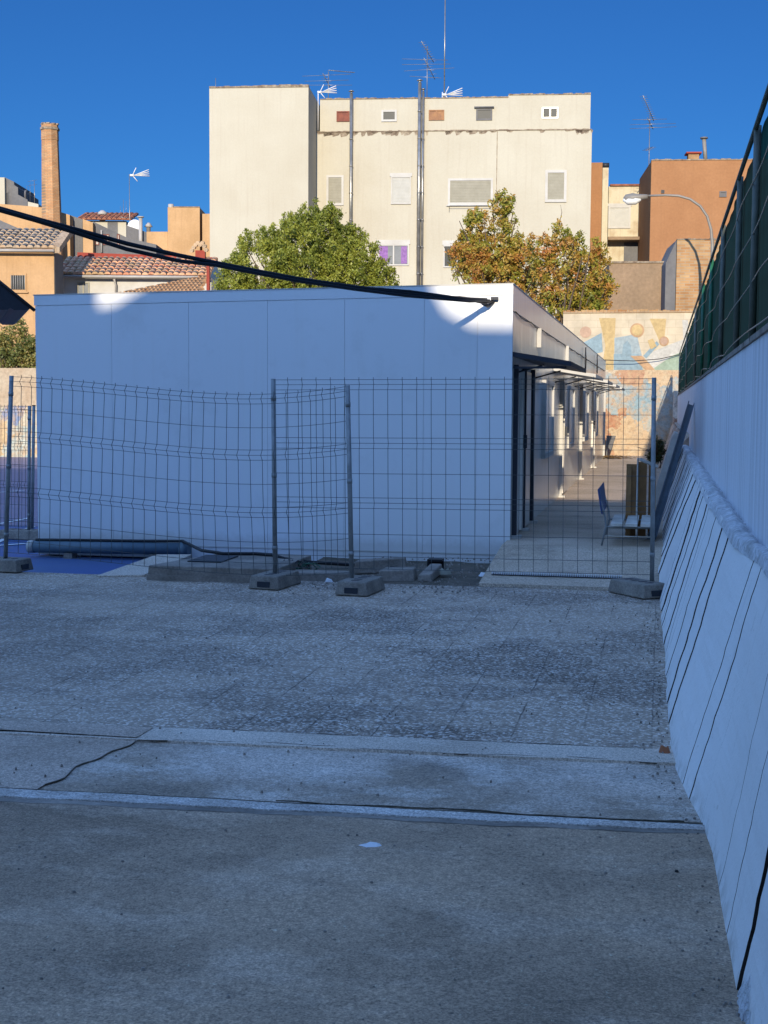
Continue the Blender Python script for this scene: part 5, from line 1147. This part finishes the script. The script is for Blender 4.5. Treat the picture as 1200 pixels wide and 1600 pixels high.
# white house with mixed tiles
FM = Frame(210, 58, 11.4)
t = fthing('tiled_house', 'low white house with weathered red and buff clay tiles and a red ridge', 'building', FM)
x0, x1, zt = pbox(FM, t, 'wall', M['white'], 93, 330, 433, depth=4)
_, zr = FM.uv(200, 405, 2.0)
tileroof(FM, x0-.15, x1, -.3, 2.0, zt+.03, zr, t, M['tile2'], .25)
mb = MB(); mb.hexa([FM.p(x0+.3, 2.0, zr-.1), FM.p(x1, 2.0, zr-.15), FM.p(x1, 2.3, zr-.15), FM.p(x0+.3, 2.3, zr-.1)], [FM.p(x0+.3, 2.0, zr+.28), FM.p(x1, 2.0, zr+.10), FM.p(x1, 2.3, zr+.10), FM.p(x0+.3, 2.3, zr+.28)]); mb.build('ridge', M['redpaint'], t)
MB().tube([FM.p(x0-.1, -.36, zt-.02), FM.p(x1, -.36, zt-.02)], .06, 8).build('gutter', M['gutter'], t)
window(FM, t, 121, 441, 140, 462, M['shutter'], M['glassg'], 0, .05, mullion=True)
x, z = FM.uv(180, 436); MB().tube([FM.p(x, -.3, z), FM.p(x+.05, -.1, z-.25), FM.p(x+.03, -.06, z-.9)], .05, 6).build('downpipe', M['gutter'], t)
# nearer orange tiled roof on the right, slanting
FN = Frame(260, 52, 11.4)
t = fthing('orange_tiled_roof_house', 'house with bright orange clay tiled roof rising to the right beside the cream tower', 'building', FN)
xa_, za_ = FN.uv(120, 462); xb_, zb_ = FN.uv(324, 462); _, zt2 = FN.uv(324, 433, 1.8)
mb = MB(); n = 46; sp = .2
x150, z150 = FN.uv(140, 459); zlow = FN.uv(230, 470)[1]; x325, ztop3 = FN.uv(325, 431, 3.0); k3 = (ztop3-zlow)/3.0
dx, dy = .62, .78; seg = 6; Ls = .34
for i in range(64):
    s0 = x150-3.2+i*.155
    for r_ in range(14):
        m0 = (s0+dx*Ls*(r_+.5), dy*Ls*(r_+.5))
        if m0[0] > x325-.05 or m0[1] > 3.0*(m0[0]-x150)/(x325-x150)+.05: continue
        k = len(mb.v)
        for e, lf in ((r_*Ls, .03), ((r_+1)*Ls+.02, 0)):
            for q_ in range(seg+1):
                w2 = math.pi*q_/seg; px = s0+dx*e-math.cos(w2)*.068*dy; py = dy*e+math.cos(w2)*.068*dx
                mb.v.append(FN.p(px, py, zlow+k3*py+math.sin(w2)*.07+lf))
        for q_ in range(seg): mb.f.append((k+q_, k+q_+1, k+seg+2+q_, k+seg+1+q_)); mb.sm.append(True)
        mb.f.append(tuple(k+q_ for q_ in range(seg+1))); mb.sm.append(False)
mb.face([FN.p(x150-.2, -.1, zlow-.02), FN.p(x325, -.1, zlow-.02), FN.p(x325, 3.0, zlow+k3*3.0)])
xb_ = x325; xa_ = x150
mb.build('roof', M['tile3'], t)
MB().box(FN, xa_-1, xb_, .0, 3.0, -.2, zlow-.05).build('wall', M['cream'], t)
x0, z1 = FN.uv(323, 405, .4); x1, _ = FN.uv(327.5, 395, .4); MB().box(FN, x0, x1, .3, .6, -.2, z1).build('red_flashing', M['redpaint'], t)
x0, z1 = FM.uv(305, 391, 1.6); x1, z0_ = FM.uv(320, 409, 1.6)
t2 = thing('red_chimney', 'little red chimney crowned with clay pot tiles next to the cream tower', 'chimney', FM.p(x0, 1.6, z0_)); MB().box(FM, x0, x1, 1.62, 2.0, z0_-.1, z1).build('stack', M['redpaint'], t2)
for i, (du, dv) in enumerate(((-7, 5), (-3, 0), (1, -4), (5, -7), (10, -4), (14, -7), (18, -2), (21, 4))):
    xx, zz = FM.uv(305+du*.8, 387+dv, 1.6); MB().tube([FM.p(xx, 1.5, zz), FM.p(xx+.02, 1.8, zz+.03)], [.085, .075], 8).build('pot_tile', M['tile1'], t2)

# ------------------------------------------------------------------ the school behind the camera, whose shadow covers the yard
YS = -9.0
t = thing('school_building', 'tall school building standing behind the viewer, out of the picture', 'building', (-6, YS-3, 0))
segs = [((-40, 13.1), (-8.5, 13.1)), ((-8.5, 10.6), (-3.74, 10.6)), ((-3.74, 9.92), (-3.55, 9.95), (-3.05, 10.22), (-2.9, 10.6)), ((-2.9, 10.6), (.05, 10.4)), ((.05, 10.1), (.2, 9.85), (.5, 9.69), (1.4, 9.67)), ((1.4, 9.43), (16, 9.43))]
for sg in segs:
    k = len(sg); f_ = [(sg[0][0], YS, -.2)]+[(x, YS, z) for x, z in sg]+[(sg[-1][0], YS, -.2)]; bk = [(x-.003*(i > k/2), YS-6, z) for i, (x, y, z) in enumerate(f_)]
    MB().hexa(bk, f_).build('wing', M['ochre'], t)
for x in (-14, -11, -7, -4.5, -1.5, 1.5, 4.5):
    for z in (1.1, 4.3, 7.2):
        w_ = MB().box(WORLD, x, x+1.4, YS+.002, YS+.05, z, z+1.5).build('window', M['white'], t); MB().box(WORLD, x+.1, x+1.3, YS+.051, YS+.06, z+.1, z+1.4).build('pane', M['glass'], w_)

for o in bpy.data.objects:
    if o.type == 'EMPTY' and not o.children: print('EMPTY WITHOUT PARTS', o.name)
